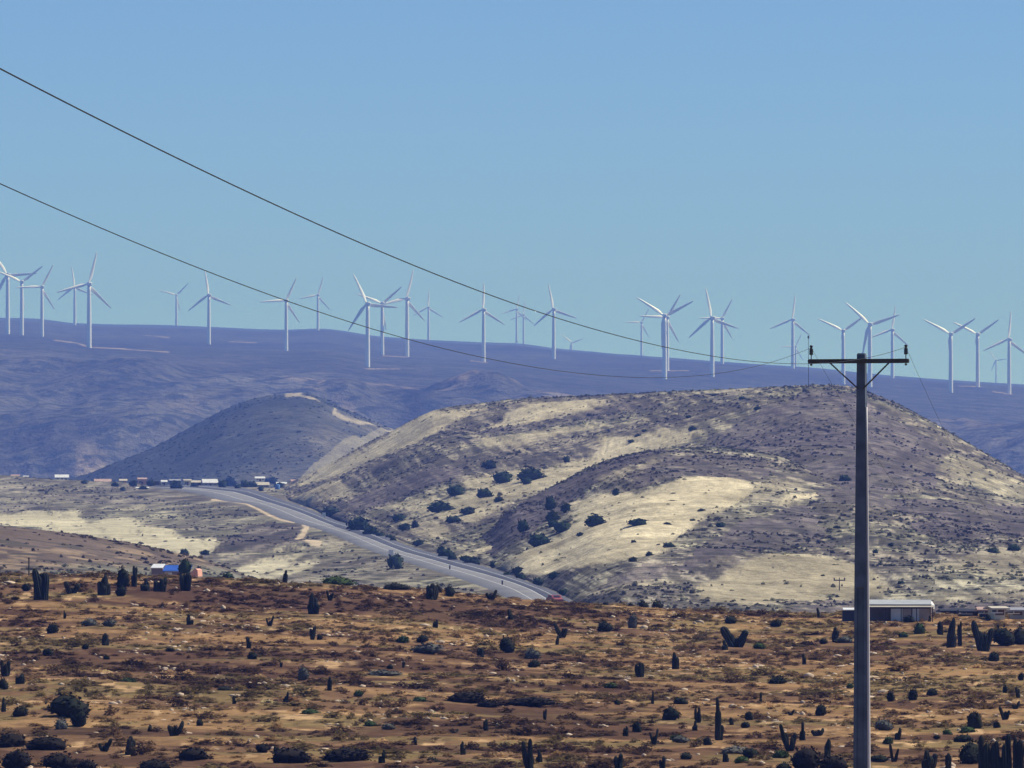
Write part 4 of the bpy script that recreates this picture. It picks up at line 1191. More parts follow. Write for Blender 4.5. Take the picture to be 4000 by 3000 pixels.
# x, base y, width, height (photo pixels), kind, own label
PLANTS = [
    (160, 2344, 74, 118, 'c', 'largest dark cactus cluster standing on the crest at far left'),
    (104, 2308, 30, 28, 'b', 0), (280, 2317, 62, 52, 'v', 'forked dark cactus between the largest cluster and the crest cacti at left'),
    (407, 2322, 52, 72, 'c', 'dark stout cactus on the crest, left of the tall oval bush'), (481, 2294, 42, 68, 'b', 'tall oval dark bush on the crest left of the blue roof'),
    (527, 2292, 28, 78, 'c', 'slim dark cactus right beside the tall oval bush on the crest'), (572, 2308, 42, 46, 'c', 0), (626, 2312, 52, 56, 'c', 0), (475, 2328, 42, 34, 'b', 0),
    (728, 2306, 46, 66, 'c', 'dark cactus on the crest right below the blue roofed house'), (741, 2441, 27, 40, 'c', 0), (206, 2473, 42, 36, 'b', 0), (409, 2520, 34, 46, 'c', 0),
    (335, 2536, 27, 20, 'b', 0), (185, 2561, 38, 26, 'b', 0), (667, 2545, 30, 16, 'b', 0), (416, 2575, 22, 17, 'b', 0), (970, 2534, 22, 46, 'c', 0), (985, 2575, 34, 27, 'b', 0),
    (253, 2416, 11, 32, 'c', 0), (350, 2444, 56, 27, 'y', 0), (430, 2446, 52, 24, 'y', 0),
    (1226, 2398, 52, 78, 'c', 'big dark cactus alone in the brown field left of centre'), (1289, 2346, 28, 42, 'v', 0), (1113, 2266, 26, 52, 'c', 'dark cactus standing against the valley left of the dome shaped bush'),
    (1316, 2284, 106, 36, 'g', 'wide green dome shaped bush on the crest left of the road'), (1687, 2342, 52, 60, 'c', 'stout dark cactus on the crest just left of the road end'), (1710, 2318, 28, 34, 'b', 0),
    (1549, 2306, 92, 26, 'b', 0), (1755, 2328, 38, 34, 'b', 0), (1918, 2344, 38, 42, 'v', 0), (1054, 2446, 24, 42, 'v', 0), (1222, 2498, 24, 50, 'c', 0), (1249, 2498, 20, 20, 'b', 0),
    (1701, 2453, 22, 32, 'c', 0), (1996, 2421, 32, 40, 'c', 0), (1674, 2554, 110, 36, 'y', 'wide grey bush in the middle of the brown field'), (1877, 2566, 32, 36, 'c', 0), (1981, 2548, 52, 54, 'b', 0),
    (1574, 2509, 46, 24, 'g', 0), (1097, 2606, 10, 24, 'c', 0), (1650, 2508, 40, 26, 'b', 0), (2080, 2572, 56, 34, 'y', 0),
    (2197, 2489, 46, 58, 'v', 'ragged dark cactus right of centre in the upper field'), (2176, 2519, 22, 36, 'c', 0), (2364, 2467, 54, 36, 'b', 0), (2472, 2453, 34, 50, 'y', 0), (2854, 2433, 42, 26, 'b', 0),
    (2877, 2528, 92, 86, 'v', 'big black forked cactus left of the utility pole'), (2832, 2539, 28, 38, 'c', 0), (2502, 2645, 32, 56, 'c', 0), (2640, 2614, 32, 64, 'c', 0), (2463, 2372, 20, 18, 'b', 0),
    (2510, 2374, 38, 24, 'b', 0), (2567, 2377, 38, 32, 'b', 'dark pointed bush on the crest right of the road end'), (2366, 2363, 20, 15, 'b', 0), (2086, 2607, 42, 28, 'b', 0), (2967, 2535, 42, 22, 'g', 0), (2386, 2688, 46, 21, 'g', 0),
    (3034, 2449, 46, 24, 'b', 0), (3260, 2508, 32, 56, 'c', 0), (3300, 2510, 60, 24, 'y', 0), (3218, 2514, 28, 18, 'b', 0), (3140, 2600, 20, 46, 'c', 0), (3038, 2673, 64, 30, 'b', 0),
    (3674, 2480, 26, 52, 'c', 0), (3712, 2530, 44, 110, 'c', 'tall dark cactus, largest of the group right of the utility pole'), (3752, 2521, 24, 88, 'c', 'slim brownish cactus just right of the tallest one'),
    (3842, 2546, 74, 120, 'v', 'forked dark cactus near the right edge in the upper field'), (3884, 2584, 38, 34, 'b', 0), (3922, 2521, 78, 62, 'b', 'broad black bush near the right edge below the cream house'), (3981, 2517, 48, 62, 'b', 0),
    (3199, 2413, 18, 38, 'c', 0), (3549, 2431, 38, 24, 'b', 0), (3860, 2425, 20, 22, 'b', 0), (3590, 2476, 40, 38, 'g', 0), (3530, 2490, 36, 20, 'g', 0), (3632, 2428, 16, 24, 'c', 0),
    (271, 2800, 136, 76, 'b', 'big black arching bush at the lower left'), (312, 2838, 60, 56, 'b', 0), (240, 2850, 44, 40, 'y', 0),
    (20, 2640, 34, 60, 'c', 0), (80, 2672, 38, 40, 'c', 0), (14, 2695, 32, 42, 'b', 0), (11, 2782, 24, 56, 'c', 0), (82, 2796, 52, 34, 'b', 0), (678, 2875, 50, 64, 'v', 'forked dark cactus in the lower field left of centre'),
    (583, 2857, 20, 28, 'c', 0), (780, 2834, 24, 26, 'b', 0), (47, 2918, 102, 48, 'm', 'dark mound shrub at the left edge, upper one of two'), (188, 2927, 142, 46, 'm', 'long flat dark mound shrub at lower left'), (68, 3006, 102, 68, 'm', 'round dark mound shrub in the bottom left corner'),
    (230, 3002, 132, 54, 'm', 'dark mound shrub at the bottom edge right of the corner one'), (335, 3006, 72, 36, 'm', 0), (750, 2972, 106, 48, 'm', 'oval dark mound shrub at the bottom left of centre'), (601, 3008, 106, 38, 'm', 'dark mound shrub cut by the bottom edge left of centre'),
    (506, 2947, 52, 70, 'c', 'stout leaning dark cactus near the bottom left'), (407, 2934, 42, 52, 'v', 0), (913, 2753, 18, 36, 'c', 0), (500, 2668, 60, 20, 'g', 0), (880, 2700, 56, 20, 'b', 0),
    (1287, 2697, 24, 52, 'c', 0), (1185, 2658, 38, 50, 'y', 0), (1115, 2753, 18, 50, 'c', 0), (1576, 2606, 10, 28, 'c', 0), (1524, 2611, 22, 17, 'b', 0), (1823, 2744, 142, 40, 'm', 'long dark mound shrub in the middle of the lower field'),
    (1909, 2762, 84, 28, 'm', 0), (2080, 2757, 172, 32, 'm', 'very long low dark shrub right of the centre mound'), (1900, 2853, 20, 44, 'c', 0), (1775, 2862, 42, 22, 'v', 0), (1619, 2909, 26, 32, 'c', 0), (1807, 2948, 28, 50, 'c', 0),
    (1027, 2934, 64, 28, 'm', 0), (1130, 2975, 136, 48, 'm', 'dark ragged mound shrub at the bottom, left one of the centre pair'), (1090, 2972, 36, 56, 'c', 0), (1355, 2970, 168, 46, 'm', 'widest dark mound shrub at the bottom centre'), (1490, 2981, 28, 52, 'c', 0), (1688, 2982, 46, 24, 'b', 0),
    (1500, 2640, 120, 22, 'y', 0), (1640, 2740, 50, 18, 'g', 0), (1520, 2850, 44, 24, 'y', 0), (1445, 2836, 40, 20, 'g', 0), (1210, 2790, 60, 20, 'g', 0), (1400, 2720, 40, 22, 'g', 0),
    (2068, 3004, 42, 112, 'c', 'tall black cactus at the bottom edge right of centre'), (2108, 2979, 28, 52, 'c', 0), (2443, 2877, 26, 40, 'c', 0), (2556, 2907, 28, 60, 'v', 0), (2486, 2860, 32, 36, 'b', 0), (2420, 3004, 38, 58, 'c', 0), (2588, 3004, 28, 50, 'c', 0),
    (2549, 2749, 14, 52, 'c', 0), (2728, 2823, 28, 58, 'c', 0), (2714, 2855, 24, 40, 'c', 0), (2805, 2891, 26, 156, 't', 'tall slender dark column cactus left of the utility pole'), (2762, 2911, 30, 28, 'b', 0), (2857, 2830, 24, 28, 'c', 0), (2913, 2843, 30, 24, 'b', 0),
    (2925, 2812, 28, 30, 'b', 0), (2970, 2749, 18, 42, 'c', 0), (2410, 2753, 24, 20, 'b', 0), (2129, 2812, 14, 42, 'c', 0), (2620, 2812, 60, 50, 'b', 'dark ragged bush beside the pair of small column cacti'), (2832, 2975, 28, 38, 'c', 0), (2929, 2957, 52, 34, 'b', 0), (2680, 2965, 40, 26, 'b', 0),
    (2644, 2889, 52, 18, 'g', 0), (2900, 2980, 52, 24, 'g', 0), (2870, 2945, 90, 30, 'y', 0), (2660, 2752, 50, 26, 'b', 0), (2660, 2900, 60, 24, 'y', 0),
    (3086, 2934, 52, 104, 'v', 'branching dark cactus at the lower right, left of the pole'), (3135, 2893, 28, 70, 'c', 0), (3190, 2875, 42, 38, 'v', 0), (3233, 2965, 36, 76, 'c', 'thick dark column cactus behind the mound beside the pole foot'), (3262, 3006, 102, 50, 'm', 'dark mound shrub at the bottom edge beside the pole'),
    (3154, 3006, 106, 76, 'm', 'brownish black mound shrub at the bottom left of the pole'), (3506, 2893, 28, 50, 'c', 0), (3493, 2977, 34, 72, 'v', 'leaning dark cactus at the bottom just right of the pole'), (3479, 2740, 28, 38, 'b', 0), (3567, 2735, 34, 44, 'b', 0), (3642, 2717, 38, 26, 'b', 0),
    (3805, 2848, 52, 60, 'b', 'dense dark bush above the row of column cacti at lower right'), (3893, 2844, 26, 24, 'b', 0), (3927, 2812, 38, 54, 'v', 0), (3967, 2771, 28, 36, 'v', 0), (3976, 2724, 18, 40, 'c', 0), (3927, 2710, 16, 34, 'c', 0), (3990, 2658, 24, 28, 'b', 0),
    (3787, 2985, 72, 80, 'b', 'black bush left of the row of column cacti at lower right'), (3624, 3006, 62, 72, 'c', 'dark cactus clump at the bottom edge between the pole and the cactus row'), (3208, 2794, 38, 38, 'b', 0), (3088, 2795, 22, 26, 'v', 0), (3452, 2852, 62, 38, 'y', 0), (3760, 2898, 64, 28, 'b', 0),
    (3700, 2870, 34, 20, 'g', 0), (3780, 2860, 56, 20, 'g', 0), (3660, 2885, 24, 16, 'b', 0), (3320, 2690, 30, 20, 'g', 0), (3470, 2905, 36, 26, 'g', 0), (3050, 2960, 60, 28, 'g', 0), (3060, 3005, 50, 26, 'b', 0), (3700, 3004, 40, 60, 'c', 0), (3430, 2975, 60, 26, 'b', 0)]
zone = lambda x: 'left' if x < 1333 else ('middle' if x < 2667 else 'right')
lev = lambda y: 'upper' if y < 2480 else ('central' if y < 2760 else 'lower')
nm = {'b': 'dark bush', 'm': 'dark mound shrub', 'g': 'green bush', 'y': 'grey bush', 'c': 'dark cactus', 'v': 'forked dark cactus', 't': 'dark cactus'}
auto = {}
for i, (x, y, w, h, kd, lab) in enumerate(PLANTS):
    if not lab: auto.setdefault(f'small {nm[kd]} in the {lev(y)} {zone(x)} of the field', []).append((x, i))
rank = {}
for key, mem in auto.items():
    for n_, (x, i) in enumerate(sorted(mem)):
        rank[i] = key if len(mem) == 1 else f'{key}, {ORD[n_]} from the left'
for i, (x, y, w, h, kd, lab) in enumerate(PLANTS):
    if not lab: lab = rank[i]
    w, h = w * 1.1, h * 1.1
    grp = 'cacti in the brown field' if kd in 'cvt' else 'bushes in the brown field'
    (cactus if kd in 'cvt' else bush)(x, y, w, h, lab, grp, kd)

CLEAR = []
for x, y, w, h, kd, lab in PLANTS:
    q = field_point(x, y); CLEAR.append((q, w * q.y / F))
def scatter_field(name, n, w, size, hgt, src, label, cat, tone=None):
    p, i, j = G.scatter(n, view * w)
    keep = np.ones(n, bool)
    for q, w_ in CLEAR:           # the ground right in front of a cactus or bush is bare
        keep &= ~((np.abs(p[:, 0] - q.x * p[:, 1] / q.y) < w_ * 0.5 + 0.25) & (p[:, 1] < q.y + 0.6) & (p[:, 1] > q.y - 13))
    p = p[keep]; n = len(p)
    tint = None
    if tone is not None:
        base_ = G.col[i, j][keep]
        jit = np.exp(RNG.normal(size=(n, 1)) * 0.28)
        tint = np.clip(base_ * np.array(tone) * jit, 0.01, 0.6)
    s = size * np.exp(RNG.normal(size=n) * 0.45); h = hgt * np.exp(RNG.normal(size=n) * 0.4)
    p[:, 2] -= 0.02
    return instances(name, p, np.stack([s, s, h * (0.6 + 0.4 * s / size)], -1), rnd_rot(n, 0.08), src, label, cat, tint)


scatter_field('dry_scrub', 7500, G.cover, 0.6, 0.15, leaf_dome('scrub_a', M['tint'], 150, 21, 0.2, core=False, rag=0.7), 'low dry scrub covering the brown field', 'scrub', (0.95, 0.97, 0.93))
scatter_field('dark_scrub', 3000, G.cover * dens + 0.03, 0.7, 0.19, leaf_dome('scrub_b', M['tint'], 170, 22, 0.18, core=False, rag=0.7), 'darker knee high scrub scattered over the brown field', 'scrub', (0.6, 0.64, 0.66))
scatter_field('dry_grass', 8000, 1.05 - G.cover * 0.8, 0.55, 0.13, tuft('tuft', M['tint'], 46, 23), 'straw coloured dry grass tufts between the field scrub', 'grass', (1.15, 1.2, 1.25))
v, f = ico(1)
v = v * (1 + 0.35 * (RNG.random((len(v), 1)) - 0.5)) * np.array([0.5, 0.4, 0.32])
scatter_field('pale_stones', 2600, smooth(0.55, 0.72, fbm(XG / 4, YG / 6, 4, 211)) + 0.05, 0.30, 0.26, mesh_from('stone', v, f, M['stone']), 'pale ochre stones strewn over the dry field', 'stones')



# row of column cacti in the lower right corner
for i, (x, t, w) in enumerate([(3832, 2868, 22), (3856, 2898, 30), (3878, 2905, 22), (3900, 2890, 26), (3922, 2902, 24), (3944, 2862, 26), (3966, 2876, 20), (3986, 2884, 28), (4010, 2870, 26)]):
    p = field_point(x, 3040)
    k = p.y / F
    o = empty('column_cactus', p - Vector((0, 0, 0.05)))
    tag(o, f'ribbed dark green column cactus in the lower right row, {ORD[i]} from its left', 'cactus', 'row of column cacti at lower right')
    H = (3040 - t) * k
    link('stem', STEMS[i % 6], o, (0, 0, 0), (0, 0, i), (w * k, w * k, H))
    if i % 3 == 0: link('stem', STEMS[(i + 2) % 6], o, (0.25 * w * k, 0.15, 0), (0, R(3), i), (w * k * .7, w * k * .7, H * 0.6))

# bushes on the hills and along the road
VB = [(1294, 2016, 74, 34), (1400, 2078, 90, 52), (1450, 2094, 60, 36), (1487, 2100, 40, 22), (1535, 2118, 26, 24), (1580, 2072, 52, 26), (1622, 2062, 28, 28), (1560, 2037, 62, 28), (1771, 2042, 62, 26), (1827, 2010, 64, 28),
      (1723, 1999, 96, 38), (1781, 1936, 78, 38), (1892, 1946, 62, 36), (1911, 1832, 62, 32), (1950, 1961, 38, 22), (1965, 1887, 84, 42), (1742, 2180, 62, 36), (1844, 2206, 70, 30), (2077, 1876, 100, 46), (2058, 1891, 46, 24),
      (2150, 1992, 42, 50), (2210, 2002, 42, 34), (2160, 2037, 52, 40), (2162, 2060, 46, 26), (2043, 2077, 46, 44), (2405, 1936, 28, 28), (2328, 2054, 78, 42), (2198, 2078, 78, 40), (2106, 2132, 86, 44), (2490, 2052, 80, 26),
      (2607, 2049, 32, 11), (2815, 2057, 44, 18), (2612, 2138, 48, 20), (2472, 2194, 36, 20), (2537, 2171, 28, 18), (2034, 2266, 42, 28), (2101, 2287, 42, 30), (2163, 2262, 46, 28), (2742, 1996, 32, 11), (2706, 2033, 26, 9),
      (2475, 2119, 22, 12), (2265, 2094, 28, 16), (2494, 1706, 28, 12), (2465, 1728, 30, 12), (2518, 1686, 24, 10), (2690, 1632, 26, 11), (2706, 1682, 32, 18), (2214, 1806, 30, 24), (1766, 2194, 38, 32), (1825, 2197, 52, 24),
      (1983, 2254, 38, 20), (1545, 2222, 72, 52), (2900, 1560, 30, 12), (2790, 1548, 24, 10), (2960, 1600, 30, 14), (3420, 2160, 26, 16), (3300, 1880, 46, 24), (3210, 2025, 26, 10), (3270, 2060, 30, 9), (3215, 2250, 18, 9),
      (720, 2166, 34, 22), (800, 2168, 40, 20), (560, 1912, 34, 14), (480, 1918, 24, 16), (3520, 2280, 30, 14), (3480, 2130, 24, 12), (3440, 2205, 20, 12), (3880, 2160, 50, 22), (3960, 2150, 50, 24), (2650, 2300, 26, 14),
      (900, 1900, 46, 34), (930, 1912, 30, 20), (985, 1903, 40, 22), (1060, 1888, 54, 22), (690, 1912, 46, 30), (1020, 1918, 24, 18), (590, 1900, 30, 24), (520, 1900, 34, 22), (760, 1906, 30, 18), (870, 1908, 40, 30), (955, 1904, 34, 26), (1090, 1906, 40, 20), (450, 1900, 30, 16), (330, 1890, 30, 14)]
for k_, x_ in enumerate(range(1520, 2290, 97)):
    ry = float(np.interp(x_, [q[0] for q in ROAD_R], [q[1] for q in ROAD_R]))
    VB.append((x_ + (k_ * 17) % 23, ry - 8 - (k_ * 7) % 9, 34 + (k_ * 13) % 26, 18 + (k_ * 5) % 14))
SP = {1: 'largest dark green thicket beside the road at its bend', 51: 'dark bluish bush on the left roadside halfway down', 18: 'large dark bush on the pale slope above the spur edge', 26: 'brown rounded bush at the top left of the bright meadow', 27: 'dark oval bush left of the brown one on the meadow edge'}
ALLS = [S2, B, V, L, C]
made = {}
for i, (x, y, w, h) in enumerate(VB):
    hits = [(S.hit(x, y), S) for S in ALLS]
    hits = [(p, S) for p, S in hits if p is not None]
    p, S = min(hits, key=lambda q: q[0].y)
    k = p.y / F
    o = empty('hillside_bush', p - Vector((0, 0, 0.2)), 0)
    where = 'among the village houses' if (y < 1925 and x < 1130) else ('in the valley left of the road' if S in (V, L) and x < 900 else ('beside the road' if S is V else ('on the front spur' if S is S2 else ('on the main hill' if S is B else 'on the dark hill'))))
    tag(o, SP.get(i), 'bush', 'dark bushes on the hills and by the road')
    if i not in SP: made.setdefault(f'small dark green bush {where}', []).append((x, i, o))
    link('crown', VCROWN[i % 4], o, (0, 0, 0), (0, 0, 1.57 * (i % 4)), (w * k, w * k * 0.9, h * k * 1.15))
    link('stem', stem_wood, o, (0, 0, 0), (0, 0, i), (1, 1, h * k))


for key, mem in made.items():
    for n_, (x, i, o) in enumerate(sorted(mem, key=lambda q: q[:2])):
        o['label'] = key if len(mem) == 1 else f'{key}, {ORD[n_]} from the left'


# ------------------------------------------------------------------ buildings
def paint_mat(name, col, rough=0.8): return plain(name, col, rough, 0.2, 0.8, 0.12)


WALL = {k: paint_mat(k + '_wall', c) for k, c in dict(white=(.72, .70, .64), cream=(.62, .56, .40), pink=(.50, .30, .24), grey=(.33, .32, .31), blue=(.10, .20, .42), brown=(.16, .11, .085), dark=(.045, .045, .055), mauve=(.24, .20, .21), salmon=(.70, .36, .25), pale=(.62, .60, .56), tan=(.40, .32, .26)).items()}
ROOF = {k: paint_mat(k + '_roof', c, 0.6) for k, c in dict(dull=(.40, .41, .40), white=(.66, .66, .64), cream=(.52, .46, .35), pink=(.46, .32, .26), grey=(.30, .30, .32), blue=(.035, .11, .42), dark=(.04, .04, .05)).items()}
GLASS = plain('dark_window_glass', (0.03, 0.035, 0.045), 0.15, 0.5, 1.0, 0.1)
DOOR = paint_mat('brown_door', (.12, .07, .04))


def house(p, w, d, h, rh, wall, roof, rz, label, name='house', windows=2, ridge='x', sink=3.0):
    o = empty(name, p, rz)
    tag(o, label, 'house')
    link('wall', MB().box(-w / 2, w / 2, 0, d, -sink, h).mesh('wall', WALL[wall]), o)
    ov = 0.35; t = 0.14
    if rh <= 0:
        pts = [(-w / 2 - ov, -ov, h + .01), (w / 2 + ov, -ov, h + .01), (w / 2 + ov, d + ov, h + .4), (-w / 2 - ov, d + ov, h + .4)]
        up = [(x, y, z + t) for x, y, z in pts]
        link('roof', MB().poly(pts + up, [(0, 3, 2, 1), (4, 5, 6, 7), (0, 1, 5, 4), (1, 2, 6, 5), (2, 3, 7, 6), (3, 0, 4, 7)]).mesh('roof', ROOF[roof]), o)
    else:
        if ridge == 'x':
            pr = [(-ov, h - .12), (d / 2, h + rh), (d + ov, h - .12), (d + ov, h - .12 + t), (d / 2, h + rh + t), (-ov, h - .12 + t)]
            rings = [[(x, y, z) for y, z in pr] for x in (-w / 2 - ov, w / 2 + ov)]
            gab = [[(x, 0, h), (x, d, h), (x, d / 2, h + rh)] for x in (-w / 2, w / 2)]
        else:
            pr = [(-w / 2 - ov, h - .12), (0, h + rh), (w / 2 + ov, h - .12), (w / 2 + ov, h - .12 + t), (0, h + rh + t), (-w / 2 - ov, h - .12 + t)]
            rings = [[(x, y, z) for x, z in pr] for y in (-ov, d + ov)]
            gab = [[(-w / 2, y, h), (w / 2, y, h), (0, y, h + rh)] for y in (0, d)]
        m_ = MB()
        for r_ in rings: m_.v += r_
        n_ = 6
        for j in range(n_): m_.f.append((j, (j + 1) % n_, n_ + (j + 1) % n_, n_ + j))
        m_.f += [(0, 5, 4, 1), (1, 4, 3, 2), (6, 7, 10, 11), (7, 8, 9, 10)]
        link('roof', m_.mesh('roof', ROOF[roof]), o)
        g_ = MB().poly(gab[0] + gab[1], [(0, 1, 2), (3, 4, 5), (0, 3, 5, 2), (1, 4, 5, 2)])
        link('gable', g_.mesh('gable', WALL[wall]), o)
    for j in range(windows):
        x = (-0.30 + 0.6 * j / max(1, windows - 1)) * w if windows > 1 else -0.25 * w
        wn = link('window', MB().box(x - .45, x + .45, -0.03, 0.02, h * .42, h * .78).mesh('window', GLASS), o)
        link('frame', MB().box(x - .55, x + .55, -0.05, 0.01, h * .78, h * .78 + .09).box(x - .55, x + .55, -0.06, 0.01, h * .42 - .09, h * .42).box(x - .04, x + .04, -.045, .01, h * .42, h * .78).mesh('frame', WALL['white']), wn)
    dr = link('door', MB().box(-.42, .42, -0.035, 0.02, 0, min(2.0, h * .82)).mesh('door', DOOR), o)
    link('handle', MB().box(.28, .34, -0.08, -0.035, .95, 1.05).mesh('handle', M['steel']), dr)
    return o


def vpoint(px, d=2960):
    x = (px - 2000) / F * d
    return Vector((x, d, V.drop(x, d)))


def vhouse(px, wpx, hpx, rpx, wall, roof, label, d=2960, dep=5.0, ybase=None, **kw):
    p = vpoint(px, d)
    if ybase is not None: p.z = max(p.z - 0.5, (HOR - ybase) / F * d)
    k = d / F
    return house(p, wpx * k, dep, hpx * k * 1.3, rpx * k * 1.15, wall, roof, kw.pop('rz', 0.1), label, windows=kw.pop('windows', 2), **kw)


vhouse(242, 50, 13, 9, 'white', 'white', 'white two tiered house alone at the left end of the village', 3000, ybase=1882)
vhouse(402, 62, 9, 8, 'grey', 'pink', 'long low pinkish roofed house, left of the village centre', 2990, ybase=1893)
vhouse(482, 26, 14, 5, 'pink', 'cream', 'small reddish hut between the long pinkish roof and the brick house', 2985, ybase=1896, windows=1)
vhouse(556, 32, 22, 4, 'pink', 'pink', 'square reddish brick house in the village', 2975, ybase=1900, windows=1)
vhouse(606, 66, 12, 0, 'dark', 'dark', 'long dark shed right of the brick house', 3010, ybase=1897)
vhouse(642, 20, 13, 5, 'white', 'white', 'tiny bright white house beside the dark shed', 2965, ybase=1899, windows=1)
vhouse(684, 40, 20, 4, 'dark', 'grey', 'dark blue grey barn in the village centre', 2960, ybase=1912, windows=1)
vhouse(733, 26, 18, 3, 'cream', 'cream', 'small cream house with flat top right of the dark barn', 2955, ybase=1900, windows=1)
vhouse(788, 84, 12, 6, 'dark', 'cream', 'long cream roofed house in the village centre', 2968, ybase=1900)
vhouse(822, 56, 14, 12, 'grey', 'white', 'white gabled house with grey blue wall, largest in the village', 2945, ybase=1904, rz=0.2)
vhouse(1016, 34, 9, 5, 'white', 'white', 'thin white roofed house higher up at the right end of the village', 3040, ybase=1880)
vhouse(1022, 56, 12, 9, 'grey', 'cream', 'cream roofed house right of the village trees', 2930, ybase=1912)
vhouse(1100, 36, 8, 5, 'grey', 'white', 'low white roofed shed beside the orange hut', 2930, ybase=1900, windows=1)
vhouse(1150, 22, 14, 5, 'salmon', 'pink', 'small orange hut at the foot of the long ridge', 2900, ybase=1898, windows=1)
vhouse(557, 46, 7, 2, 'white', 'white', 'low white shed standing alone below the village', 2740, ybase=1941, dep=3)
vhouse(60, 30, 6, 3, 'white', 'pink', 'tiny pale hut on the left skyline of the valley', 3060, ybase=1866, windows=1)
vhouse(102, 18, 5, 2, 'white', 'white', 'tiny white hut right of the pale one on the left valley skyline', 3050, ybase=1868, windows=1)

# blue tank beside the road
p = vpoint(1084, 2750); p.z = max(p.z, (HOR - 1942) / F * 2750)
tk = empty('water_tank', p); tag(tk, 'small blue water tank beside the road near the village', 'tank')
link('drum', MB().lathe([(1.0, -1.0), (1.05, 0), (1.05, 1.6), (0.8, 1.9), (0.3, 2.0)], 16).mesh('drum', WALL['blue'], True), tk)
link('lid', MB().lathe([(0.32, 1.98), (0.32, 2.1), (0.1, 2.14)], 12).mesh('lid', WALL['dark'], True), tk)


def gpoint(px, py, d):
    x = (px - 2000) / F * d
    return Vector((x, d, (HOR - py) / F * d)), G.drop(x, d)


# blue-roofed house at left behind the crest
d = 720.0; k = d / F
p, gz = gpoint(682, 2250, d)
o = empty('blue_roof_house', p, R(-8)); tag(o, 'low house with bright blue and white roof behind the crest at left', 'house')
w0, w1 = -92 * k, 66 * k
link('wall', MB().box(w0, w1, 0, 2.6, gz - p.z - 0.5, 17 * k).mesh('wall', WALL['mauve']), o)
def slope_roof(x0, x1, z0, z1, y1, mat, name='roof'):
    t = .06
    return MB().poly([(x0, -.25, z0), (x1, -.25, z0), (x1, y1, z1), (x0, y1, z1), (x0, -.25, z0 + t), (x1, -.25, z0 + t), (x1, y1, z1 + t), (x0, y1, z1 + t)], [(0, 3, 2, 1), (4, 5, 6, 7), (0, 1, 5, 4), (1, 2, 6, 5), (2, 3, 7, 6), (3, 0, 4, 7)]).mesh(name, mat)
link('roof', slope_roof(-46 * k, 62 * k, 18 * k, 40 * k, 1.4, ROOF['blue']), o)['label'] = 'bright blue roof panel'
link('roof', slope_roof(-94 * k, -46.5 * k, 30 * k, 45 * k, 1.4, ROOF['white']), o)['label'] = 'white roof panel at the left end'
link('upper_wall', MB().box(-93 * k, -47 * k, 0.02, 1.3, 17 * k, 29.5 * k).mesh('upper_wall', WALL['mauve']), o)
link('window', MB().box(-40 * k, -10 * k, -0.04, 0.0, 4 * k, 14 * k).mesh('window', WALL['white']), o)['label'] = 'bright white shuttered opening'
link('gable', MB().poly([(62 * k, -.3, -2 * k), (94 * k, -.15, -2 * k), (92 * k, -.15, 24 * k), (84 * k, -.15, 29 * k), (62 * k, -.3, 14 * k), (62 * k, 2.3, -2 * k), (94 * k, 2.4, -2 * k), (92 * k, 2.4, 24 * k), (84 * k, 2.4, 29 * k), (62 * k, 2.3, 14 * k)],
      [(0, 1, 2, 3, 4), (9, 8, 7, 6, 5), (0, 5, 6, 1), (1, 6, 7, 2), (2, 7, 8, 3), (3, 8, 9, 4), (4, 9, 5, 0)]).mesh('gable', WALL['salmon']), o)['label'] = 'salmon pink end wall'
link('door', MB().box(12 * k, 30 * k, -0.05, 0.0, gz - p.z, 12 * k).mesh('door', DOOR), o)

# tree in front of it and green bush beside
for px, py, w, h, nm_, lab, mt in ((723, 2244, 48, 58, 'tree', 'rounded dark tree in front of the blue roofed house', VCROWN[1]), (888, 2266, 46, 28, 'bush', 'teal green bush behind the crest right of the pink end wall', VCROWN[2])):
    dd = 690; kk = dd / F
    p, gz = gpoint(px, py, dd)
    o = empty(nm_, Vector((p.x, dd, gz))); tag(o, lab, nm_)
    link('crown', mt, o, (0, 0, p.z - gz), (0, 0, 0), (w * kk, w * kk, h * kk))
    link('trunk', MB().tube([(0, 0, -0.2), (0.03, 0, (p.z - gz) * .5), (0, 0.02, p.z - gz + .4 * h * kk)], [0.12, 0.1, 0.05], 8).mesh('trunk', M['bark'], True), o)

# pale-roofed shed at right
d = 606.0; k = d / F
p, gz = gpoint(3520, 2404, d)
o = empty('roadside_shed', p, R(-3)); tag(o, 'long open shed with pale double roof right of the utility pole', 'shed')
lo = gz - p.z - .4
link('roof', slope_roof(-128 * k, 118 * k, 41 * k, 58 * k, 2.2, ROOF['dull']), o)['label'] = 'upper pale grey roof sheet'
link('awning', slope_roof(-126 * k, 128 * k, 33 * k, 37 * k, 0.1, ROOF['cream'], 'awning'), o, (0, -1.1, -1 * k))['label'] = 'narrow cream awning below the roof'
link('fascia', MB().box(-125 * k, 116 * k, -.1, 0, 36 * k, 41 * k).mesh('fascia', WALL['dark']), o)
link('gable', MB().poly([(118 * k, -.2, 30 * k), (131 * k, .2, 24 * k), (131 * k, .2, 40 * k), (119 * k, 2.2, 57 * k), (119 * k, 2.2, 20 * k), (117 * k, -.2, 44 * k)], [(0, 1, 2, 5), (2, 3, 5), (1, 4, 3, 2), (0, 4, 1), (0, 5, 3, 4)]).mesh('gable', WALL['white']), o)
link('wall', MB().box(-125 * k, 116 * k, 1.2, 2.0, lo, 36 * k).mesh('wall', WALL['brown']), o)
for a_, b_, m_ in ((-40, 6, 'pale'), (44, 70, 'pale'), (70, 112, 'tan'), (8, 40, 'tan')):
    link('panel', MB().box(a_ * k, b_ * k, 0.3, 0.36, lo, 26 * k).mesh('panel', WALL[m_]), o)
for a_ in (-126, -60, 0, 60, 122):
    link('post', MB().box(a_ * k - .04, a_ * k + .04, -1.1, -1.02, lo - .3, 33 * k).mesh('post', M['timber']), o)
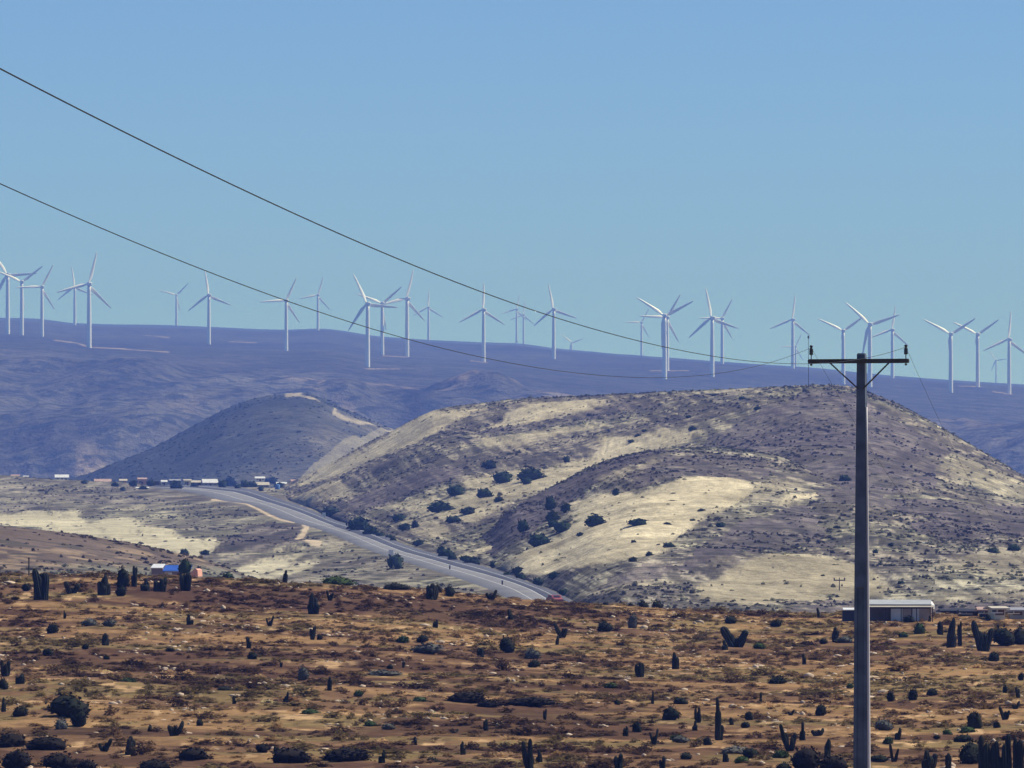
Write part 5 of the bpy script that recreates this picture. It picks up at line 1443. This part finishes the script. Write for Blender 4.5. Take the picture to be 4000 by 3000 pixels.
# dark lean-to left of the pole
p, gz = gpoint(3318, 2402, 608); k = 608 / F
o = empty('lean_to', p, 0); tag(o, 'small dark lean-to with pale roof edge just left of the utility pole', 'shed')
link('wall', MB().box(-26 * k, 26 * k, 0, 1.2, gz - p.z - .4, 16 * k).mesh('wall', WALL['dark']), o)
link('roof', slope_roof(-24 * k, 28 * k, 18 * k, 25 * k, 1.3, ROOF['white']), o)
# houses at the right edge
def small_house(px, py, d, wpx, hpx, rpx, wall, roof, label, rz=0.0, name='house', windows=1):
    p, gz = gpoint(px, py, d); k = d / F
    return house(p, wpx * k, 1.8, hpx * k, rpx * k, wall, roof, rz, label, name, windows, sink=max(0.5, p.z - gz + .4))
small_house(3905, 2403, 607, 44, 27, 2, 'cream', 'cream', 'small cream walled house behind the crest at the far right', 0.25)
small_house(3858, 2402, 610, 54, 20, 5, 'dark', 'pink', 'dark walled hut with pinkish roof left of the cream house')
small_house(3790, 2402, 614, 60, 14, 4, 'dark', 'dark', 'low dark shed two along left of the cream house')
small_house(3975, 2403, 609, 60, 20, 4, 'grey', 'grey', 'grey hut at the right edge of the crest')
small_house(3715, 2402, 632, 60, 16, 3, 'mauve', 'dark', 'low grey shed just right of the long pale roofed shed')


# ------------------------------------------------------------------ small things by the road
def sign(px, py, label):
    p = V.hit(px, py)
    o = empty('road_sign', p); tag(o, label, 'sign')
    link('post', MB().lathe([(.05, -.6), (.05, 2.0)], 8).mesh('post', M['steel']), o)
    link('panel', MB().box(-.55, .55, -.09, -.06, 1.0, 2.2).mesh('panel', WALL['white']), o)


sign(1266, 2030, 'small white sign on the right roadside below the bend')
sign(1527, 2186, 'small white sign on the left roadside beside a bluish bush')


def car(px, py, paint, label, rz, d=None):
    p = V.hit(px, py)
    p = p + Vector((0, 0, 0.5))
    o = empty('car', p, rz); tag(o, label, 'car', 'vehicles on the road')
    pm = plain(label[:12], paint, 0.35, 0.5, 2.0, 0.1)
    prof = [(-2.05, .35), (-2.1, .75), (-1.95, .92), (-1.35, 1.0), (-.75, 1.45), (.75, 1.48), (1.35, 1.02), (2.0, .88), (2.1, .6), (2.05, .35)]
    m_ = MB(); rings = [[(x, y, z) for y, z in prof] for x in (-.82, .82)]
    for r_ in rings: m_.v += r_
    n_ = len(prof)
    for j in range(n_): m_.f.append((j, (j + 1) % n_, n_ + (j + 1) % n_, n_ + j))
    m_.f += [tuple(reversed(range(n_))), tuple(range(n_, 2 * n_))]
    body = link('body', m_.mesh('body', pm), o)
    link('rear_window', MB().poly([(-.62, -1.30, 1.06), (.62, -1.30, 1.06), (.55, -.85, 1.40), (-.55, -.85, 1.40)], [(0, 1, 2, 3)]).mesh('rear_window', GLASS), o, (0, -.03, .015))
    for sx in (-1, 1):
        link('side_window', MB().box(sx * .825 - .01, sx * .825 + .01, -.7, .8, 1.02, 1.38).mesh('side_window', GLASS), o)
        link('tail_light', MB().box(sx * .66 - .12, sx * .66 + .12, -2.11, -2.07, .68, .82).mesh('tail_light', WALL['pink']), o)
        for yy in (-1.3, 1.3):
            wv = MB().rings([[(xx, .32 * math.cos(q * math.pi / 7), .32 * math.sin(q * math.pi / 7)) for q in range(14)] for xx in (-.1, .1)])
            link('wheel', wv.mesh('wheel', WALL['dark'], True), o, (sx * .76, yy, .32))


car(2166, 2369, (.32, .05, .04), 'red car on the dark lane where the road meets the crest', 0.35)
for px_, py_, lb in ((1757, 2230, 'tiny dark marker post at the pale carriageway, upper of two'), (1962, 2292, 'tiny dark marker post on the pale carriageway near the crest')):
    q = V.hit(px_, py_)
    o = empty('marker_post', q + Vector((0, 0, 0.3))); tag(o, lb, 'post')
    link('shaft', MB().box(-.14, .14, -.08, .08, -.6, .8).mesh('shaft', WALL['dark']), o)
    link('cap', MB().box(-.2, .2, -.12, .12, .8, .92).mesh('cap', WALL['blue']), o)

# thin post on the crest at far left
p, gz = gpoint(113, 2250, 615)
o = empty('fence_post', Vector((p.x, 615, gz))); tag(o, 'thin dark post standing up from the crest above the largest cactus', 'post')
link('shaft', MB().lathe([(.07, -.3), (.06, (2250 - 2180) * 615 / F)], 8).mesh('shaft', M['timber']), o)
link('cap', MB().lathe([(.09, (2250 - 2180) * 615 / F - .1), (.09, (2250 - 2180) * 615 / F + .03)], 8).mesh('cap', M['timber']), o)

# ------------------------------------------------------------------ haze
hz = MB().box(-45000, 45000, -600, 21500, -33.5, 720).mesh('haze', None)
hm = bpy.data.materials.new('haze_air'); hm.use_nodes = True
hn = hm.node_tree; hn.nodes.clear()
ho = hn.nodes.new('ShaderNodeOutputMaterial'); hv = hn.nodes.new('ShaderNodeVolumePrincipled')
hv.inputs['Color'].default_value = (*HAZE_COLOR, 1)
hv.inputs['Density'].default_value = HAZE_DENSITY
hv.inputs['Absorption Color'].default_value = (0.62, 0.68, 1, 1)
hv.inputs['Anisotropy'].default_value = 0.0
hn.links.new(hv.outputs[0], ho.inputs['Volume'])
hz.materials.append(hm)
tag(link('haze', hz), 'pale blue haze filling the valley air', 'haze', None, 'stuff')
